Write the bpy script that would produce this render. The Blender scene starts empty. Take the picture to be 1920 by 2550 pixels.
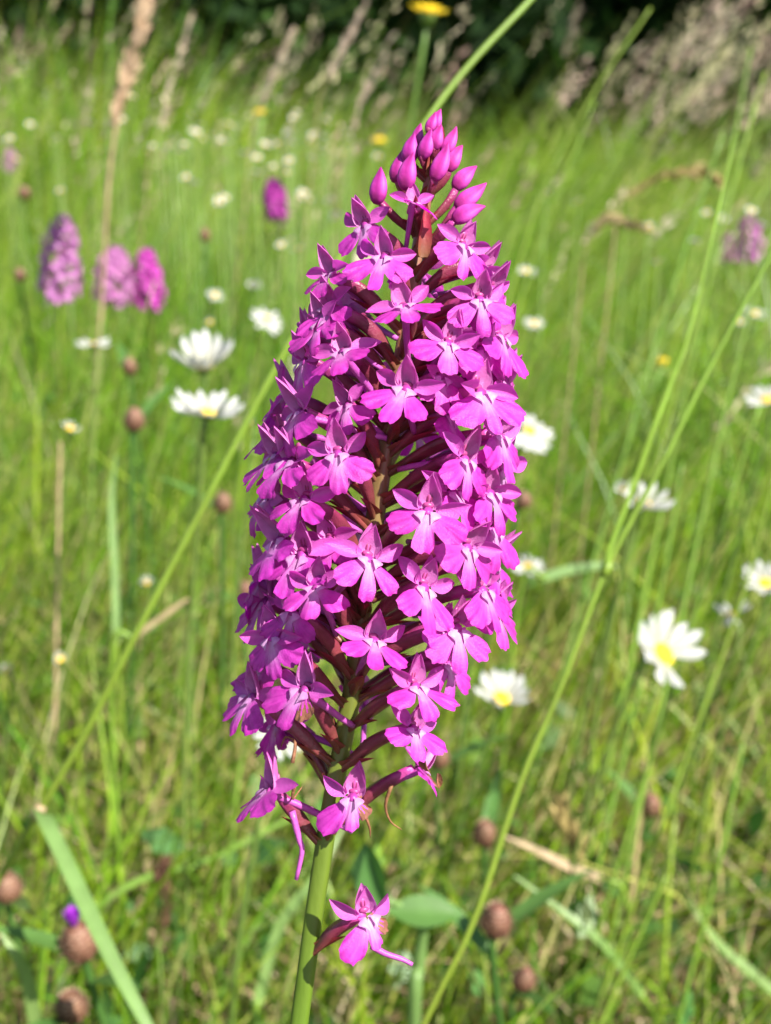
import bpy, math, random
import numpy as np
from mathutils import Vector, Matrix

random.seed(7)
rng = np.random.default_rng(7)
R_ = math.radians
scene = bpy.context.scene

# ------------------------------------------------------------------ camera
CAM_H = 0.44
PITCH = R_(20.5)
VFOV = R_(46.0)
PW, PH = 1920.0, 2550.0
FPX = PH / 2 / math.tan(VFOV / 2)
FOCUS = 0.1385
CAM = Vector((0, 0, CAM_H))
FWD = Vector((0, math.cos(PITCH), -math.sin(PITCH)))
UPV = Vector((0, math.sin(PITCH), math.cos(PITCH)))
RGT = Vector((1, 0, 0))

cam_data = bpy.data.cameras.new('camera')
cam = bpy.data.objects.new('camera', cam_data)
scene.collection.objects.link(cam)
cam.location = CAM
cam.rotation_euler = (math.pi / 2 - PITCH, 0, 0)
cam_data.sensor_fit = 'VERTICAL'
cam_data.sensor_height = 24.0
cam_data.lens = 12.0 / math.tan(VFOV / 2)
cam_data.clip_start = 0.01
cam_data.clip_end = 300.0
cam_data.dof.use_dof = True
cam_data.dof.focus_distance = FOCUS
cam_data.dof.aperture_fstop = cam_data.lens / 1.45
scene.camera = cam

# ------------------------------------------------------------------ light
SUN = Vector((0.70, -0.64, 1.0)).normalized()          # towards the sun
world = bpy.data.worlds.new('World')
scene.world = world
world.use_nodes = True
wn = world.node_tree
wn.nodes.clear()
w_out = wn.nodes.new('ShaderNodeOutputWorld')
w_bg = wn.nodes.new('ShaderNodeBackground')
w_sky = wn.nodes.new('ShaderNodeTexSky')
w_sky.sky_type = 'NISHITA'
w_sky.sun_disc = False
w_sky.sun_elevation = math.asin(SUN.z)
w_sky.sun_rotation = math.atan2(SUN.x, SUN.y)
w_bg.inputs['Strength'].default_value = 0.075
wn.links.new(w_sky.outputs[0], w_bg.inputs['Color'])
wn.links.new(w_bg.outputs[0], w_out.inputs['Surface'])

sun_data = bpy.data.lights.new('sun', 'SUN')
sun_data.energy = 5.0
sun_data.angle = R_(0.53)
sun_data.color = (1.0, 0.95, 0.86)
sun = bpy.data.objects.new('sun', sun_data)
scene.collection.objects.link(sun)
sun.rotation_euler = SUN.to_track_quat('Z', 'Y').to_euler()
sun.location = (2, -1, 5)

vs = scene.view_settings
vs.view_transform = 'Standard'
vs.look = 'None'
vs.exposure = 1.38
vs.gamma = 1.0
vs.use_curve_mapping = False
scene.cycles.use_denoising = True
scene.cycles.max_bounces = 8
scene.cycles.transmission_bounces = 6
scene.cycles.sample_clamp_indirect = 6.0

COL = scene.collection


# ------------------------------------------------------------------ helpers
def P(px, py, depth):
    """A pixel of the photograph and a distance along the view axis -> a point in the place."""
    return CAM + (FWD + RGT * ((px - PW / 2) / FPX) + UPV * ((PH / 2 - py) / FPX)) * depth


def tag(o, label=None, cat=None, group=None, kind=None):
    if label:
        o['label'] = label
    if cat:
        o['category'] = cat
    if group:
        o['group'] = group
    if kind:
        o['kind'] = kind
    return o


def make_mesh(name, verts, faces, mats, pig=None, smooth=True, midx=None, colour=None):
    me = bpy.data.meshes.new(name)
    verts = np.asarray(verts, dtype=np.float32).reshape(-1, 3)
    if isinstance(faces, np.ndarray) and faces.ndim == 2:
        nf, k = faces.shape
        me.vertices.add(len(verts))
        me.vertices.foreach_set('co', verts.ravel())
        me.loops.add(nf * k)
        me.loops.foreach_set('vertex_index', faces.astype(np.int32).ravel())
        me.polygons.add(nf)
        me.polygons.foreach_set('loop_start', np.arange(0, nf * k, k, dtype=np.int32))
        me.update(calc_edges=True)
    else:
        me.from_pydata([tuple(v) for v in verts.tolist()], [], [tuple(f) for f in faces])
        me.update()
    if not isinstance(mats, (list, tuple)):
        mats = [mats]
    for m in mats:
        me.materials.append(m)
    n = len(me.polygons)
    if smooth:
        me.polygons.foreach_set('use_smooth', np.ones(n, dtype=bool))
    if midx is not None:
        me.polygons.foreach_set('material_index', np.asarray(midx, dtype=np.int32))
    if pig is not None:
        a = me.attributes.new('pigment', 'FLOAT', 'POINT')
        a.data.foreach_set('value', np.asarray(pig, dtype=np.float32))
    if colour is not None:
        a = me.attributes.new('tint', 'FLOAT_COLOR', 'POINT')
        c = np.ones((len(verts), 4), dtype=np.float32)
        c[:, :3] = colour
        a.data.foreach_set('color', c.ravel())
    me.update()
    return me


def obj(name, me, parent=None):
    o = bpy.data.objects.new(name, me)
    COL.objects.link(o)
    if parent is not None:
        o.parent = parent
    return o


def empty(name, loc):
    o = bpy.data.objects.new(name, None)
    COL.objects.link(o)
    o.location = loc
    o.empty_display_size = 0.01
    return o


class MB:
    """Collects shapes (verts, faces, pigment, material index) into one mesh."""
    def __init__(self):
        self.v, self.f, self.p, self.m = [], [], [], []

    def add(self, verts, faces, pig=0.0, mi=0):
        b = len(self.v)
        self.v.extend([tuple(x) for x in verts])
        self.f.extend([tuple(i + b for i in f) for f in faces])
        if hasattr(pig, '__len__'):
            self.p.extend(pig)
        else:
            self.p.extend([pig] * len(verts))
        self.m.extend([mi] * len(faces))
        return self

    def mesh(self, name, mats, smooth=True):
        return make_mesh(name, self.v, self.f, mats, pig=self.p, smooth=smooth, midx=self.m)


def spline(pts, n):
    """Catmull-Rom through points."""
    pts = [Vector(p) for p in pts]
    if len(pts) == 2:
        return [pts[0].lerp(pts[1], i / n) for i in range(n + 1)]
    ext = [pts[0] * 2 - pts[1]] + pts + [pts[-1] * 2 - pts[-2]]
    out = []
    segs = len(pts) - 1
    for i in range(n + 1):
        s = i / n * segs
        k = min(int(s), segs - 1)
        t = s - k
        p0, p1, p2, p3 = ext[k:k + 4]
        out.append(0.5 * ((2 * p1) + (p2 - p0) * t + (2 * p0 - 5 * p1 + 4 * p2 - p3) * t * t
                          + (3 * p1 - p0 - 3 * p2 + p3) * t ** 3))
    return out


def tube(path, radii, sides=8, ridge=0.0, nridge=3, twist=0.0, cap=True):
    path = [Vector(p) for p in path]
    n = len(path)
    verts, faces = [], []
    t0 = (path[1] - path[0]).normalized()
    a = t0.orthogonal().normalized()
    for i, p in enumerate(path):
        t = (path[min(i + 1, n - 1)] - path[max(i - 1, 0)]).normalized()
        a = (a - t * a.dot(t)).normalized()
        b = t.cross(a)
        r = radii[i] if hasattr(radii, '__len__') else radii
        for s in range(sides):
            th = 2 * math.pi * s / sides
            rr = r * (1 + ridge * math.cos(nridge * th + twist * i / n))
            verts.append(p + a * (rr * math.cos(th)) + b * (rr * math.sin(th)))
    for i in range(n - 1):
        for s in range(sides):
            s2 = (s + 1) % sides
            faces.append((i * sides + s, i * sides + s2, (i + 1) * sides + s2, (i + 1) * sides + s))
    if cap:
        faces.append(tuple(range(sides - 1, -1, -1)))
        faces.append(tuple((n - 1) * sides + s for s in range(sides)))
    return verts, faces


def leaf(L, W, n=6, m=4, cup=0.0, bend=0.0, a=0.8, b=0.9, base=0.0, fold=0.0, wav=0.0, seed=0):
    """A leaf or petal along +Y, width in X, its face towards +Z. Returns verts, faces, t."""
    rr = random.Random(seed)
    ph = rr.random() * 6
    verts, faces, ts = [], [], []
    for i in range(n + 1):
        t = i / n
        w = W / 2 * max(math.sin(math.pi * min(1, t ** a)) ** b, 0.0)
        w = max(w, base * W / 2 * (1 - t), 0.02 * W)
        for j in range(m + 1):
            u = -1 + 2 * j / m
            x = u * w
            z = cup * (abs(u) ** 2) * w * 2 + bend * L * t * t + fold * abs(u) * w
            z += wav * W * math.sin(ph + 5 * t + 2.2 * u)
            verts.append(Vector((x, L * t * (1 - 0.25 * abs(bend) * t), z)))
            ts.append(t)
    for i in range(n):
        for j in range(m):
            k = i * (m + 1) + j
            faces.append((k, k + 1, k + m + 2, k + m + 1))
    return verts, faces, ts


def xf(verts, M):
    return [M @ Vector(v) for v in verts]


def frame(origin, z, up):
    """Matrix with local Z along z and local Y near up."""
    z = Vector(z).normalized()
    x = Vector(up).cross(z).normalized()
    y = z.cross(x)
    return Matrix(((x.x, y.x, z.x, origin[0]), (x.y, y.y, z.y, origin[1]), (x.z, y.z, z.z, origin[2]), (0, 0, 0, 1)))


# ------------------------------------------------------------------ materials
def new_mat(name):
    m = bpy.data.materials.new(name)
    m.use_nodes = True
    nt = m.node_tree
    nt.nodes.clear()
    return m, nt, nt.nodes, nt.links


def plant_mat(name, ramp, noise_scale=300.0, noise_amt=0.25, rough=0.5, trans=0.3, spec=0.4, bump=0.15,
              bump_scale=1500.0, attr='pigment', stretch=None, tcol=1.15):
    """Pigment ramp over the attribute, mottled by noise; thin tissue lets light through."""
    m, nt, N, L = new_mat(name)
    out = N.new('ShaderNodeOutputMaterial')
    tc = N.new('ShaderNodeTexCoord')
    mp = N.new('ShaderNodeMapping')
    if stretch:
        mp.inputs['Scale'].default_value = stretch
    L.new(tc.outputs['Object'], mp.inputs['Vector'])
    ns = N.new('ShaderNodeTexNoise')
    ns.inputs['Scale'].default_value = noise_scale
    ns.inputs['Detail'].default_value = 4
    L.new(mp.outputs[0], ns.inputs['Vector'])
    if attr == 'tint':
        at = N.new('ShaderNodeAttribute')
        at.attribute_name = 'tint'
        base = at.outputs['Color']
    else:
        at = N.new('ShaderNodeAttribute')
        at.attribute_name = attr
        ad = N.new('ShaderNodeMath')
        ad.operation = 'MULTIPLY_ADD'
        ad.inputs[1].default_value = 0.22
        L.new(ns.outputs['Fac'], ad.inputs[0])
        sub = N.new('ShaderNodeMath')
        sub.operation = 'SUBTRACT'
        sub.inputs[1].default_value = 0.11
        L.new(at.outputs['Fac'], ad.inputs[2])
        L.new(ad.outputs[0], sub.inputs[0])
        cr = N.new('ShaderNodeValToRGB')
        el = cr.color_ramp.elements
        while len(el) < len(ramp):
            el.new(0.5)
        for e, (pos, c) in zip(el, ramp):
            e.position = pos
            e.color = (*c, 1)
        L.new(sub.outputs[0], cr.inputs['Fac'])
        base = cr.outputs['Color']
    hsv = N.new('ShaderNodeHueSaturation')
    mr = N.new('ShaderNodeMapRange')
    mr.inputs['To Min'].default_value = 1 - noise_amt
    mr.inputs['To Max'].default_value = 1 + noise_amt
    mr.inputs['From Min'].default_value = 0.25
    mr.inputs['From Max'].default_value = 0.75
    L.new(ns.outputs['Fac'], mr.inputs['Value'])
    L.new(mr.outputs[0], hsv.inputs['Value'])
    oi = N.new('ShaderNodeObjectInfo')
    mr2 = N.new('ShaderNodeMapRange')
    mr2.inputs['To Min'].default_value = 0.492
    mr2.inputs['To Max'].default_value = 0.508
    L.new(oi.outputs['Random'], mr2.inputs['Value'])
    L.new(mr2.outputs[0], hsv.inputs['Hue'])
    L.new(base, hsv.inputs['Color'])
    bs = N.new('ShaderNodeBsdfPrincipled')
    bs.inputs['Roughness'].default_value = rough
    bs.inputs['Specular IOR Level'].default_value = spec
    L.new(hsv.outputs['Color'], bs.inputs['Base Color'])
    last = bs.outputs[0]
    if bump:
        n2 = N.new('ShaderNodeTexNoise')
        n2.inputs['Scale'].default_value = bump_scale
        n2.inputs['Detail'].default_value = 3
        L.new(mp.outputs[0], n2.inputs['Vector'])
        bp = N.new('ShaderNodeBump')
        bp.inputs['Strength'].default_value = bump
        bp.inputs['Distance'].default_value = 0.0004
        L.new(n2.outputs['Fac'], bp.inputs['Height'])
        L.new(bp.outputs[0], bs.inputs['Normal'])
    if trans:
        tr = N.new('ShaderNodeBsdfTranslucent')
        h2 = N.new('ShaderNodeHueSaturation')
        h2.inputs['Value'].default_value = tcol
        h2.inputs['Saturation'].default_value = 1.12
        L.new(hsv.outputs['Color'], h2.inputs['Color'])
        L.new(h2.outputs['Color'], tr.inputs['Color'])
        mx = N.new('ShaderNodeMixShader')
        mx.inputs['Fac'].default_value = trans
        L.new(last, mx.inputs[1])
        L.new(tr.outputs[0], mx.inputs[2])
        last = mx.outputs[0]
    L.new(last, out.inputs['Surface'])
    return m


M = {}
MAG = (0.57, 0.046, 0.45)
M['lip'] = plant_mat('lip_petal', [(0.0, (0.38, 0.012, 0.29)), (0.2, MAG), (0.45, (0.53, 0.085, 0.45)), (0.75, (0.58, 0.22, 0.54)), (1.0, (0.62, 0.36, 0.60))],
                     noise_scale=900, noise_amt=0.16, rough=0.45, trans=0.44, bump=0.3, bump_scale=5000)
M['hood'] = plant_mat('hood_petal', [(0.0, (0.55, 0.10, 0.43)), (0.6, (0.62, 0.23, 0.53)), (1.0, (0.62, 0.24, 0.49))],
                      noise_scale=700, noise_amt=0.16, rough=0.42, trans=0.44, bump=0.3, bump_scale=5000)
M['sepal'] = plant_mat('sepal_petal', [(0.0, (0.51, 0.042, 0.39)), (1.0, (0.58, 0.13, 0.49))],
                       noise_scale=700, noise_amt=0.18, rough=0.42, trans=0.44, bump=0.3, bump_scale=5000)
M['spur'] = plant_mat('spur_tissue', [(0.0, (0.36, 0.04, 0.28)), (1.0, (0.46, 0.10, 0.41))],
                      noise_scale=700, noise_amt=0.15, rough=0.4, trans=0.15, bump=0.2, bump_scale=4000)
M['ovary'] = plant_mat('ovary_tissue', [(0.0, (0.12, 0.12, 0.03)), (0.25, (0.15, 0.040, 0.030)), (0.7, (0.16, 0.018, 0.055)),
                                        (1.0, (0.36, 0.04, 0.22))],
                       noise_scale=500, noise_amt=0.3, rough=0.35, trans=0.0, bump=0.25, bump_scale=3500)
M['column'] = plant_mat('column_tissue', [(0.0, (0.42, 0.07, 0.26)), (1.0, (0.20, 0.012, 0.07))],
                        noise_scale=900, rough=0.4, trans=0.1, bump=0.1)
M['bud'] = plant_mat('bud_skin', [(0.0, (0.20, 0.010, 0.07)), (0.45, (0.36, 0.022, 0.23)), (1.0, (0.44, 0.07, 0.35))],
                     noise_scale=600, noise_amt=0.22, rough=0.55, spec=0.25, trans=0.15, bump=0.10, bump_scale=3000)
M['stem'] = plant_mat('orchid_stem', [(0.0, (0.070, 0.140, 0.010)), (0.5, (0.105, 0.135, 0.018)), (0.8, (0.17, 0.115, 0.04)),
                                      (1.0, (0.22, 0.085, 0.06))],
                      noise_scale=260, noise_amt=0.22, rough=0.42, trans=0.0, bump=0.25, bump_scale=900, stretch=(1, 1, 0.12))
M['bract'] = plant_mat('bract_tissue', [(0.0, (0.17, 0.14, 0.04)), (1.0, (0.26, 0.022, 0.045))],
                       noise_scale=500, noise_amt=0.25, rough=0.4, trans=0.2, bump=0.2)
M['wither'] = plant_mat('withered_tissue', [(0.0, (0.14, 0.045, 0.028)), (1.0, (0.27, 0.125, 0.055))],
                        noise_scale=900, noise_amt=0.35, rough=0.7, trans=0.15, bump=0.4, bump_scale=3000)
M['oleaf'] = plant_mat('orchid_leaf', [(0.0, (0.06, 0.13, 0.03)), (1.0, (0.09, 0.18, 0.05))], noise_scale=80, trans=0.25)
M['grass'] = plant_mat('grass_blades', None, attr='tint', noise_scale=90, noise_amt=0.22, rough=0.40, trans=0.46, bump=0, spec=0.45)
M['head'] = plant_mat('grass_heads', None, attr='tint', noise_scale=200, noise_amt=0.2, rough=0.65, trans=0.35, bump=0, spec=0.2)
M['stalk'] = plant_mat('grass_stalk', [(0.0, (0.20, 0.25, 0.030)), (0.5, (0.15, 0.26, 0.030)), (1.0, (0.17, 0.29, 0.075))],
                       noise_scale=120, noise_amt=0.18, rough=0.38, trans=0.2, bump=0.15, stretch=(1, 1, 0.2))
M['straw'] = plant_mat('straw', [(0.0, (0.34, 0.25, 0.13)), (1.0, (0.46, 0.34, 0.21))], noise_scale=160, noise_amt=0.25, rough=0.6, trans=0.3)
M['paleleaf'] = plant_mat('pale_blade', [(0.0, (0.13, 0.22, 0.045)), (1.0, (0.19, 0.29, 0.10))], noise_scale=150, noise_amt=0.15,
                          rough=0.4, trans=0.3, stretch=(1, 1, 0.2))
M['petal'] = plant_mat('daisy_petal', [(0.0, (0.50, 0.495, 0.42)), (1.0, (0.57, 0.57, 0.575))], noise_scale=250, noise_amt=0.08,
                       rough=0.5, trans=0.42, bump=0.2, tcol=1.0)
M['disc'] = plant_mat('daisy_disc', [(0.0, (0.62, 0.36, 0.012)), (1.0, (0.78, 0.55, 0.02))], noise_scale=700, noise_amt=0.2,
                      rough=0.7, trans=0.0, bump=0.6, bump_scale=1500)
M['yellow'] = plant_mat('yellow_petal', [(0.0, (0.72, 0.45, 0.01)), (1.0, (0.80, 0.60, 0.02))], noise_scale=300, noise_amt=0.1,
                        rough=0.5, trans=0.25)
M['dstem'] = plant_mat('flower_stalk', [(0.0, (0.09, 0.16, 0.025)), (1.0, (0.15, 0.21, 0.05))], noise_scale=100, rough=0.5, trans=0.1)
M['bracts'] = plant_mat('knapweed_bracts', [(0.0, (0.04, 0.016, 0.010)), (0.45, (0.24, 0.11, 0.065)), (1.0, (0.52, 0.36, 0.27))],
                        noise_scale=500, noise_amt=0.3, rough=0.6, trans=0.1, bump=0.4, bump_scale=1200)
M['tuft'] = plant_mat('knapweed_tuft', [(0.0, (0.26, 0.025, 0.42)), (1.0, (0.36, 0.05, 0.55))], noise_scale=500, rough=0.5, trans=0.3)
M['forb'] = plant_mat('forb_leaf', [(0.0, (0.045, 0.12, 0.018)), (1.0, (0.085, 0.18, 0.040))], noise_scale=120, noise_amt=0.15,
                      rough=0.45, trans=0.3)
M['fspike'] = plant_mat('far_orchid_petal', [(0.0, (0.38, 0.06, 0.28)), (0.5, (0.50, 0.20, 0.45)), (1.0, (0.58, 0.38, 0.55))],
                        noise_scale=300, noise_amt=0.2, rough=0.5, trans=0.32, bump=0)
M['fspike_deep'] = plant_mat('far_orchid_deep_petal', [(0.0, (0.36, 0.025, 0.26)), (0.5, (0.50, 0.06, 0.44)), (1.0, (0.55, 0.18, 0.50))],
                             noise_scale=300, noise_amt=0.2, rough=0.5, trans=0.32, bump=0)
M['shrub'] = plant_mat('shrub_leaf', None, attr='tint', noise_scale=12, noise_amt=0.3, rough=0.8, spec=0.12, trans=0.25, bump=0)
M['bark'] = plant_mat('bark', [(0.0, (0.035, 0.025, 0.018)), (1.0, (0.07, 0.055, 0.04))], noise_scale=20, noise_amt=0.4,
                      rough=0.9, trans=0.0, bump=0.8, bump_scale=60)


def ground_mat():
    m, nt, N, L = new_mat('meadow_soil')
    out = N.new('ShaderNodeOutputMaterial')
    tc = N.new('ShaderNodeTexCoord')
    n1 = N.new('ShaderNodeTexNoise')
    n1.inputs['Scale'].default_value = 28
    n1.inputs['Detail'].default_value = 8
    n1.inputs['Roughness'].default_value = 0.7
    L.new(tc.outputs['Object'], n1.inputs['Vector'])
    cr = N.new('ShaderNodeValToRGB')
    el = cr.color_ramp.elements
    el[0].position, el[0].color = 0.3, (0.035, 0.026, 0.014, 1)
    el[1].position, el[1].color = 0.75, (0.17, 0.14, 0.07, 1)
    e = el.new(0.52)
    e.color = (0.075, 0.085, 0.028, 1)
    L.new(n1.outputs['Fac'], cr.inputs['Fac'])
    bs = N.new('ShaderNodeBsdfPrincipled')
    bs.inputs['Roughness'].default_value = 0.9
    L.new(cr.outputs[0], bs.inputs['Base Color'])
    bp = N.new('ShaderNodeBump')
    bp.inputs['Distance'].default_value = 0.01
    L.new(n1.outputs['Fac'], bp.inputs['Height'])
    L.new(bp.outputs[0], bs.inputs['Normal'])
    L.new(bs.outputs[0], out.inputs['Surface'])
    return m


# ------------------------------------------------------------------ the setting: ground
def axis_vals(lim, n):
    t = np.linspace(-1, 1, n)
    return np.sign(t) * np.abs(t) ** 2.6 * lim


def ground_z(x, y):
    return (0.006 * np.sin(9 * x + 1.3) * np.cos(7 * y) + 0.004 * np.sin(23 * x + 11 * y)) * np.exp(-0.02 * (x * x + y * y)) - 0.004


gx, gy = axis_vals(120, 81), axis_vals(120, 81) + 1.0
GX, GY = np.meshgrid(gx, gy)
gv = np.stack([GX, GY, ground_z(GX, GY)], -1).reshape(-1, 3)
ii = np.arange(80)[:, None] * 81 + np.arange(80)[None, :]
gf = np.stack([ii, ii + 1, ii + 82, ii + 81], -1).reshape(-1, 4)
ground = tag(obj('ground', make_mesh('ground', gv, gf, ground_mat())), kind='structure')


# ------------------------------------------------------------------ woodland edge behind the meadow
def leaf_cloud(n, size, centre, radii, tintA, tintB, shell=0.35, seed=1, squash=0.0):
    r = np.random.default_rng(seed)
    d = r.normal(size=(n, 3))
    d /= np.linalg.norm(d, axis=1)[:, None]
    rad = shell + (1 - shell) * r.random(n) ** 0.6
    lump = 0.78 + 0.30 * np.sin(3.1 * d[:, 0] * 2 + seed) * np.cos(4.3 * d[:, 1] * 1.5 + 2 * seed) + 0.16 * np.sin(9 * d[:, 2] + 5 * d[:, 0])
    c = np.array(centre) + d * np.array(radii) * (rad * lump)[:, None]
    c[:, 2] = np.maximum(c[:, 2], 0.01 + 0.03 * r.random(n))
    u = r.normal(size=(n, 3))
    u /= np.linalg.norm(u, axis=1)[:, None]
    w = np.cross(u, r.normal(size=(n, 3)))
    w /= np.linalg.norm(w, axis=1)[:, None]
    s = size * (0.6 + 0.8 * r.random(n))[:, None]
    v = np.stack([c - u * s, c + w * s * 0.5, c + u * s, c - w * s * 0.5], 1).reshape(-1, 3)
    f = np.arange(4 * n).reshape(n, 4)
    k = r.random(n)[:, None]
    col = np.array(tintA) * (1 - k) + np.array(tintB) * k
    return v, f, np.repeat(col, 4, axis=0)


def shrub_meshes(seed, rx, ry, h, n, size, tA, tB):
    v, f, c = leaf_cloud(n, size, (0, 0, h * 0.5), (rx, ry, h * 0.62), tA, tB, shell=0.15, seed=seed)
    me = make_mesh('shrub_foliage', v, f, M['shrub'], smooth=False, colour=c)
    mb = MB()
    r = random.Random(seed)
    for k in range(7):
        a = k * 0.9 + r.random()
        pts = [(0.03 * math.cos(a), 0.03 * math.sin(a), -0.02), (rx * 0.3 * math.cos(a), ry * 0.3 * math.sin(a), h * 0.35),
               (rx * 0.55 * math.cos(a), ry * 0.55 * math.sin(a), h * 0.75)]
        p = spline(pts, 6)
        mb.add(*tube(p, [0.018 * (1 - 0.8 * i / 6) for i in range(7)], 5), pig=0.5)
    return me, mb.mesh('shrub_stems', M['bark'])


SHR = [shrub_meshes(11, 0.75, 0.55, 1.15, 5200, 0.045, (0.006, 0.017, 0.004), (0.024, 0.06, 0.010)),  # thicket shade put into the leaf tints, far darker than the tree crowns
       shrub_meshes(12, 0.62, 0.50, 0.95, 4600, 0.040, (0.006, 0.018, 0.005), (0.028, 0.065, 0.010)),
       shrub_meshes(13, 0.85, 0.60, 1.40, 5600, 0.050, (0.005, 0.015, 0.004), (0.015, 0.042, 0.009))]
shrub_spots = [(-2.3, 4.1, 0), (-1.25, 4.35, 2), (-0.35, 4.15, 1), (0.45, 4.4, 2), (1.2, 4.1, 0), (2.05, 4.3, 1),
               (-1.8, 5.2, 2), (-0.7, 5.25, 0), (0.3, 5.3, 2), (1.3, 5.2, 0), (2.4, 5.1, 2), (-2.9, 5.0, 1)]
for i, (x, y, k) in enumerate(shrub_spots):
    e = empty('shrub', (x, y, 0))
    obj('foliage', SHR[k][0], e)
    obj('woody_stems', SHR[k][1], e)
    e.rotation_euler = (0, 0, (i % 4 - 1.5) * 0.35)
    e.scale = (1, 1, 0.9 + 0.07 * (i % 4))
    tag(e, 'leafy shrub with leaf colour darkened as shade in the thicket behind the meadow', 'shrub', 'shrubs in the thicket behind the meadow')


def make_tree(seed, h, rx, ry, rz, n):
    mb = MB()
    r = random.Random(seed)
    trunk = spline([(0, 0, -0.05), (0.06, 0.02, h * 0.4), (-0.05, 0.05, h)], 10)
    mb.add(*tube(trunk, [0.14 * (1 - 0.55 * i / 10) + (0.06 if i == 0 else 0) for i in range(11)], 9), pig=0.4)
    for k in range(7):
        a = k * 2.4 + r.random()
        b = trunk[5 + k % 5]
        e = Vector((rx * 0.7 * math.cos(a), -0.4 + ry * 0.7 * math.sin(a), h * (0.85 + 0.3 * r.random())))
        p = spline([b, b.lerp(e, 0.5) + Vector((0, 0, 0.15)), e], 6)
        mb.add(*tube(p, [0.055 * (1 - 0.8 * i / 6) for i in range(7)], 6), pig=0.4)
    v, f, c = leaf_cloud(n, 0.075, (0, -0.3, h + rz * 0.25), (rx, ry, rz), (0.03, 0.075, 0.015), (0.07, 0.14, 0.03), shell=0.1, seed=seed)
    return mb.mesh('tree_trunk', M['bark']), make_mesh('tree_crown', v, f, M['shrub'], smooth=False, colour=c)


TRE = [make_tree(31, 2.4, 1.7, 1.6, 1.25, 5200), make_tree(32, 2.1, 1.5, 1.5, 1.1, 4700)]
for i, (x, y, k) in enumerate([(-2.6, 5.7, 0), (-0.9, 5.5, 1), (0.9, 5.6, 0), (2.5, 5.5, 1), (4.1, 5.6, 0), (0.0, 6.9, 1), (-2.0, 7.0, 0), (2.0, 7.0, 0)]):
    e = empty('woodland_tree', (x, y, 0))
    obj('trunk', TRE[k][0], e)
    obj('crown', TRE[k][1], e)
    e.rotation_euler = (0, 0, (i - 3) * 0.21)
    tag(e, 'broadleaved tree whose crown shades the thicket behind the meadow', 'tree', 'trees behind the thicket')


# ------------------------------------------------------------------ the meadow sward (uncountable)
def project(pts):
    d = pts - np.array(CAM)
    dep = d @ np.array(FWD)
    with np.errstate(divide='ignore', invalid='ignore'):
        px = PW / 2 + FPX * (d @ np.array(RGT)) / dep
        py = PH / 2 - FPX * (d @ np.array(UPV)) / dep
    return px, py, dep


def blades(n, xy, h, w, lean, lean_dir, curve, K=4, clear=0.36, fold=None, z0=None):
    """Vectorised grass blades: returns verts (n,K+1,2,3) after clearing the space round the camera and the orchid."""
    t = np.linspace(0, 1, K + 1)[None, :, None]
    dirv = np.stack([np.cos(lean_dir), np.sin(lean_dir), np.zeros(n)], -1)[:, None, :]
    base = np.concatenate([xy, (np.zeros((n, 1)) - 0.006) if z0 is None else z0[:, None]], 1)[:, None, :]
    horiz = (lean[:, None, None] * t + curve[:, None, None] * t ** 2.2) * h[:, None, None]
    vert = h[:, None, None] * t * (1 - 0.42 * (curve[:, None, None] * t) ** 2)
    c = base + dirv * horiz + np.array([0, 0, 1.0]) * vert
    a = rng.random(n) * 2 * np.pi
    side = np.stack([np.cos(a), np.sin(a), 0.25 * (rng.random(n) - 0.5)], -1)[:, None, :]
    prof = (1 - t ** 2.5 * 0.96) * (0.75 + 0.5 * t * (1 - t))
    ww = w[:, None, None] * prof * 0.5
    v = np.stack([c - side * ww, c + side * ww], 2)
    px, py, dep = project(c.reshape(-1, 3))
    bad = ((px > -60) & (px < PW + 60) & (py > -60) & (py < PH + 60) & (dep > 0) & (dep < clear)) | \
          ((np.abs(dep) < 0.09) & (np.linalg.norm(c.reshape(-1, 3) - np.array(CAM), axis=1) < 0.12))
    keep = ~bad.reshape(n, K + 1).any(1)
    return v[keep], keep


def blade_mesh(name, v, col, mat):
    n, K1 = v.shape[:2]
    idx = np.arange(n * K1 * 2).reshape(n, K1, 2)
    f = np.stack([idx[:, :-1, 0], idx[:, :-1, 1], idx[:, 1:, 1], idx[:, 1:, 0]], -1).reshape(-1, 4)
    c = np.repeat(col, K1 * 2, axis=0)
    return make_mesh(name, v.reshape(-1, 3), f, mat, colour=c)


def patch(n, y0, y1, spread=0.42, w0=0.34):
    """Points over the part of the meadow in and around the view."""
    y = []
    while len(y) < n:
        c = y0 + (y1 - y0) * rng.random(n)
        k = rng.random(n) < (w0 + spread * c) / (w0 + spread * y1)
        y.extend(c[k].tolist())
    y = np.array(y[:n])
    x = (2 * rng.random(n) - 1) * (w0 + spread * y)
    return np.stack([x, y], 1)


def mixcol(n, cols, wts):
    cols = np.array(cols)
    k = rng.choice(len(cols), size=n, p=np.array(wts) / sum(wts))
    j = rng.choice(len(cols), size=n, p=np.array(wts) / sum(wts))
    m = (0.35 * rng.random(n))[:, None]
    c = cols[k] * (1 - m) + cols[j] * m
    return c * (0.62 + 1.0 * rng.random(n))[:, None]


GREENS = [(0.135, 0.270, 0.009), (0.195, 0.325, 0.015), (0.065, 0.165, 0.012), (0.265, 0.350, 0.026), (0.18, 0.28, 0.07), (0.34, 0.34, 0.09), (0.42, 0.35, 0.18)]
GW = [5, 5, 4.5, 3.5, 1.6, 1.6, 1.0]


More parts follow.
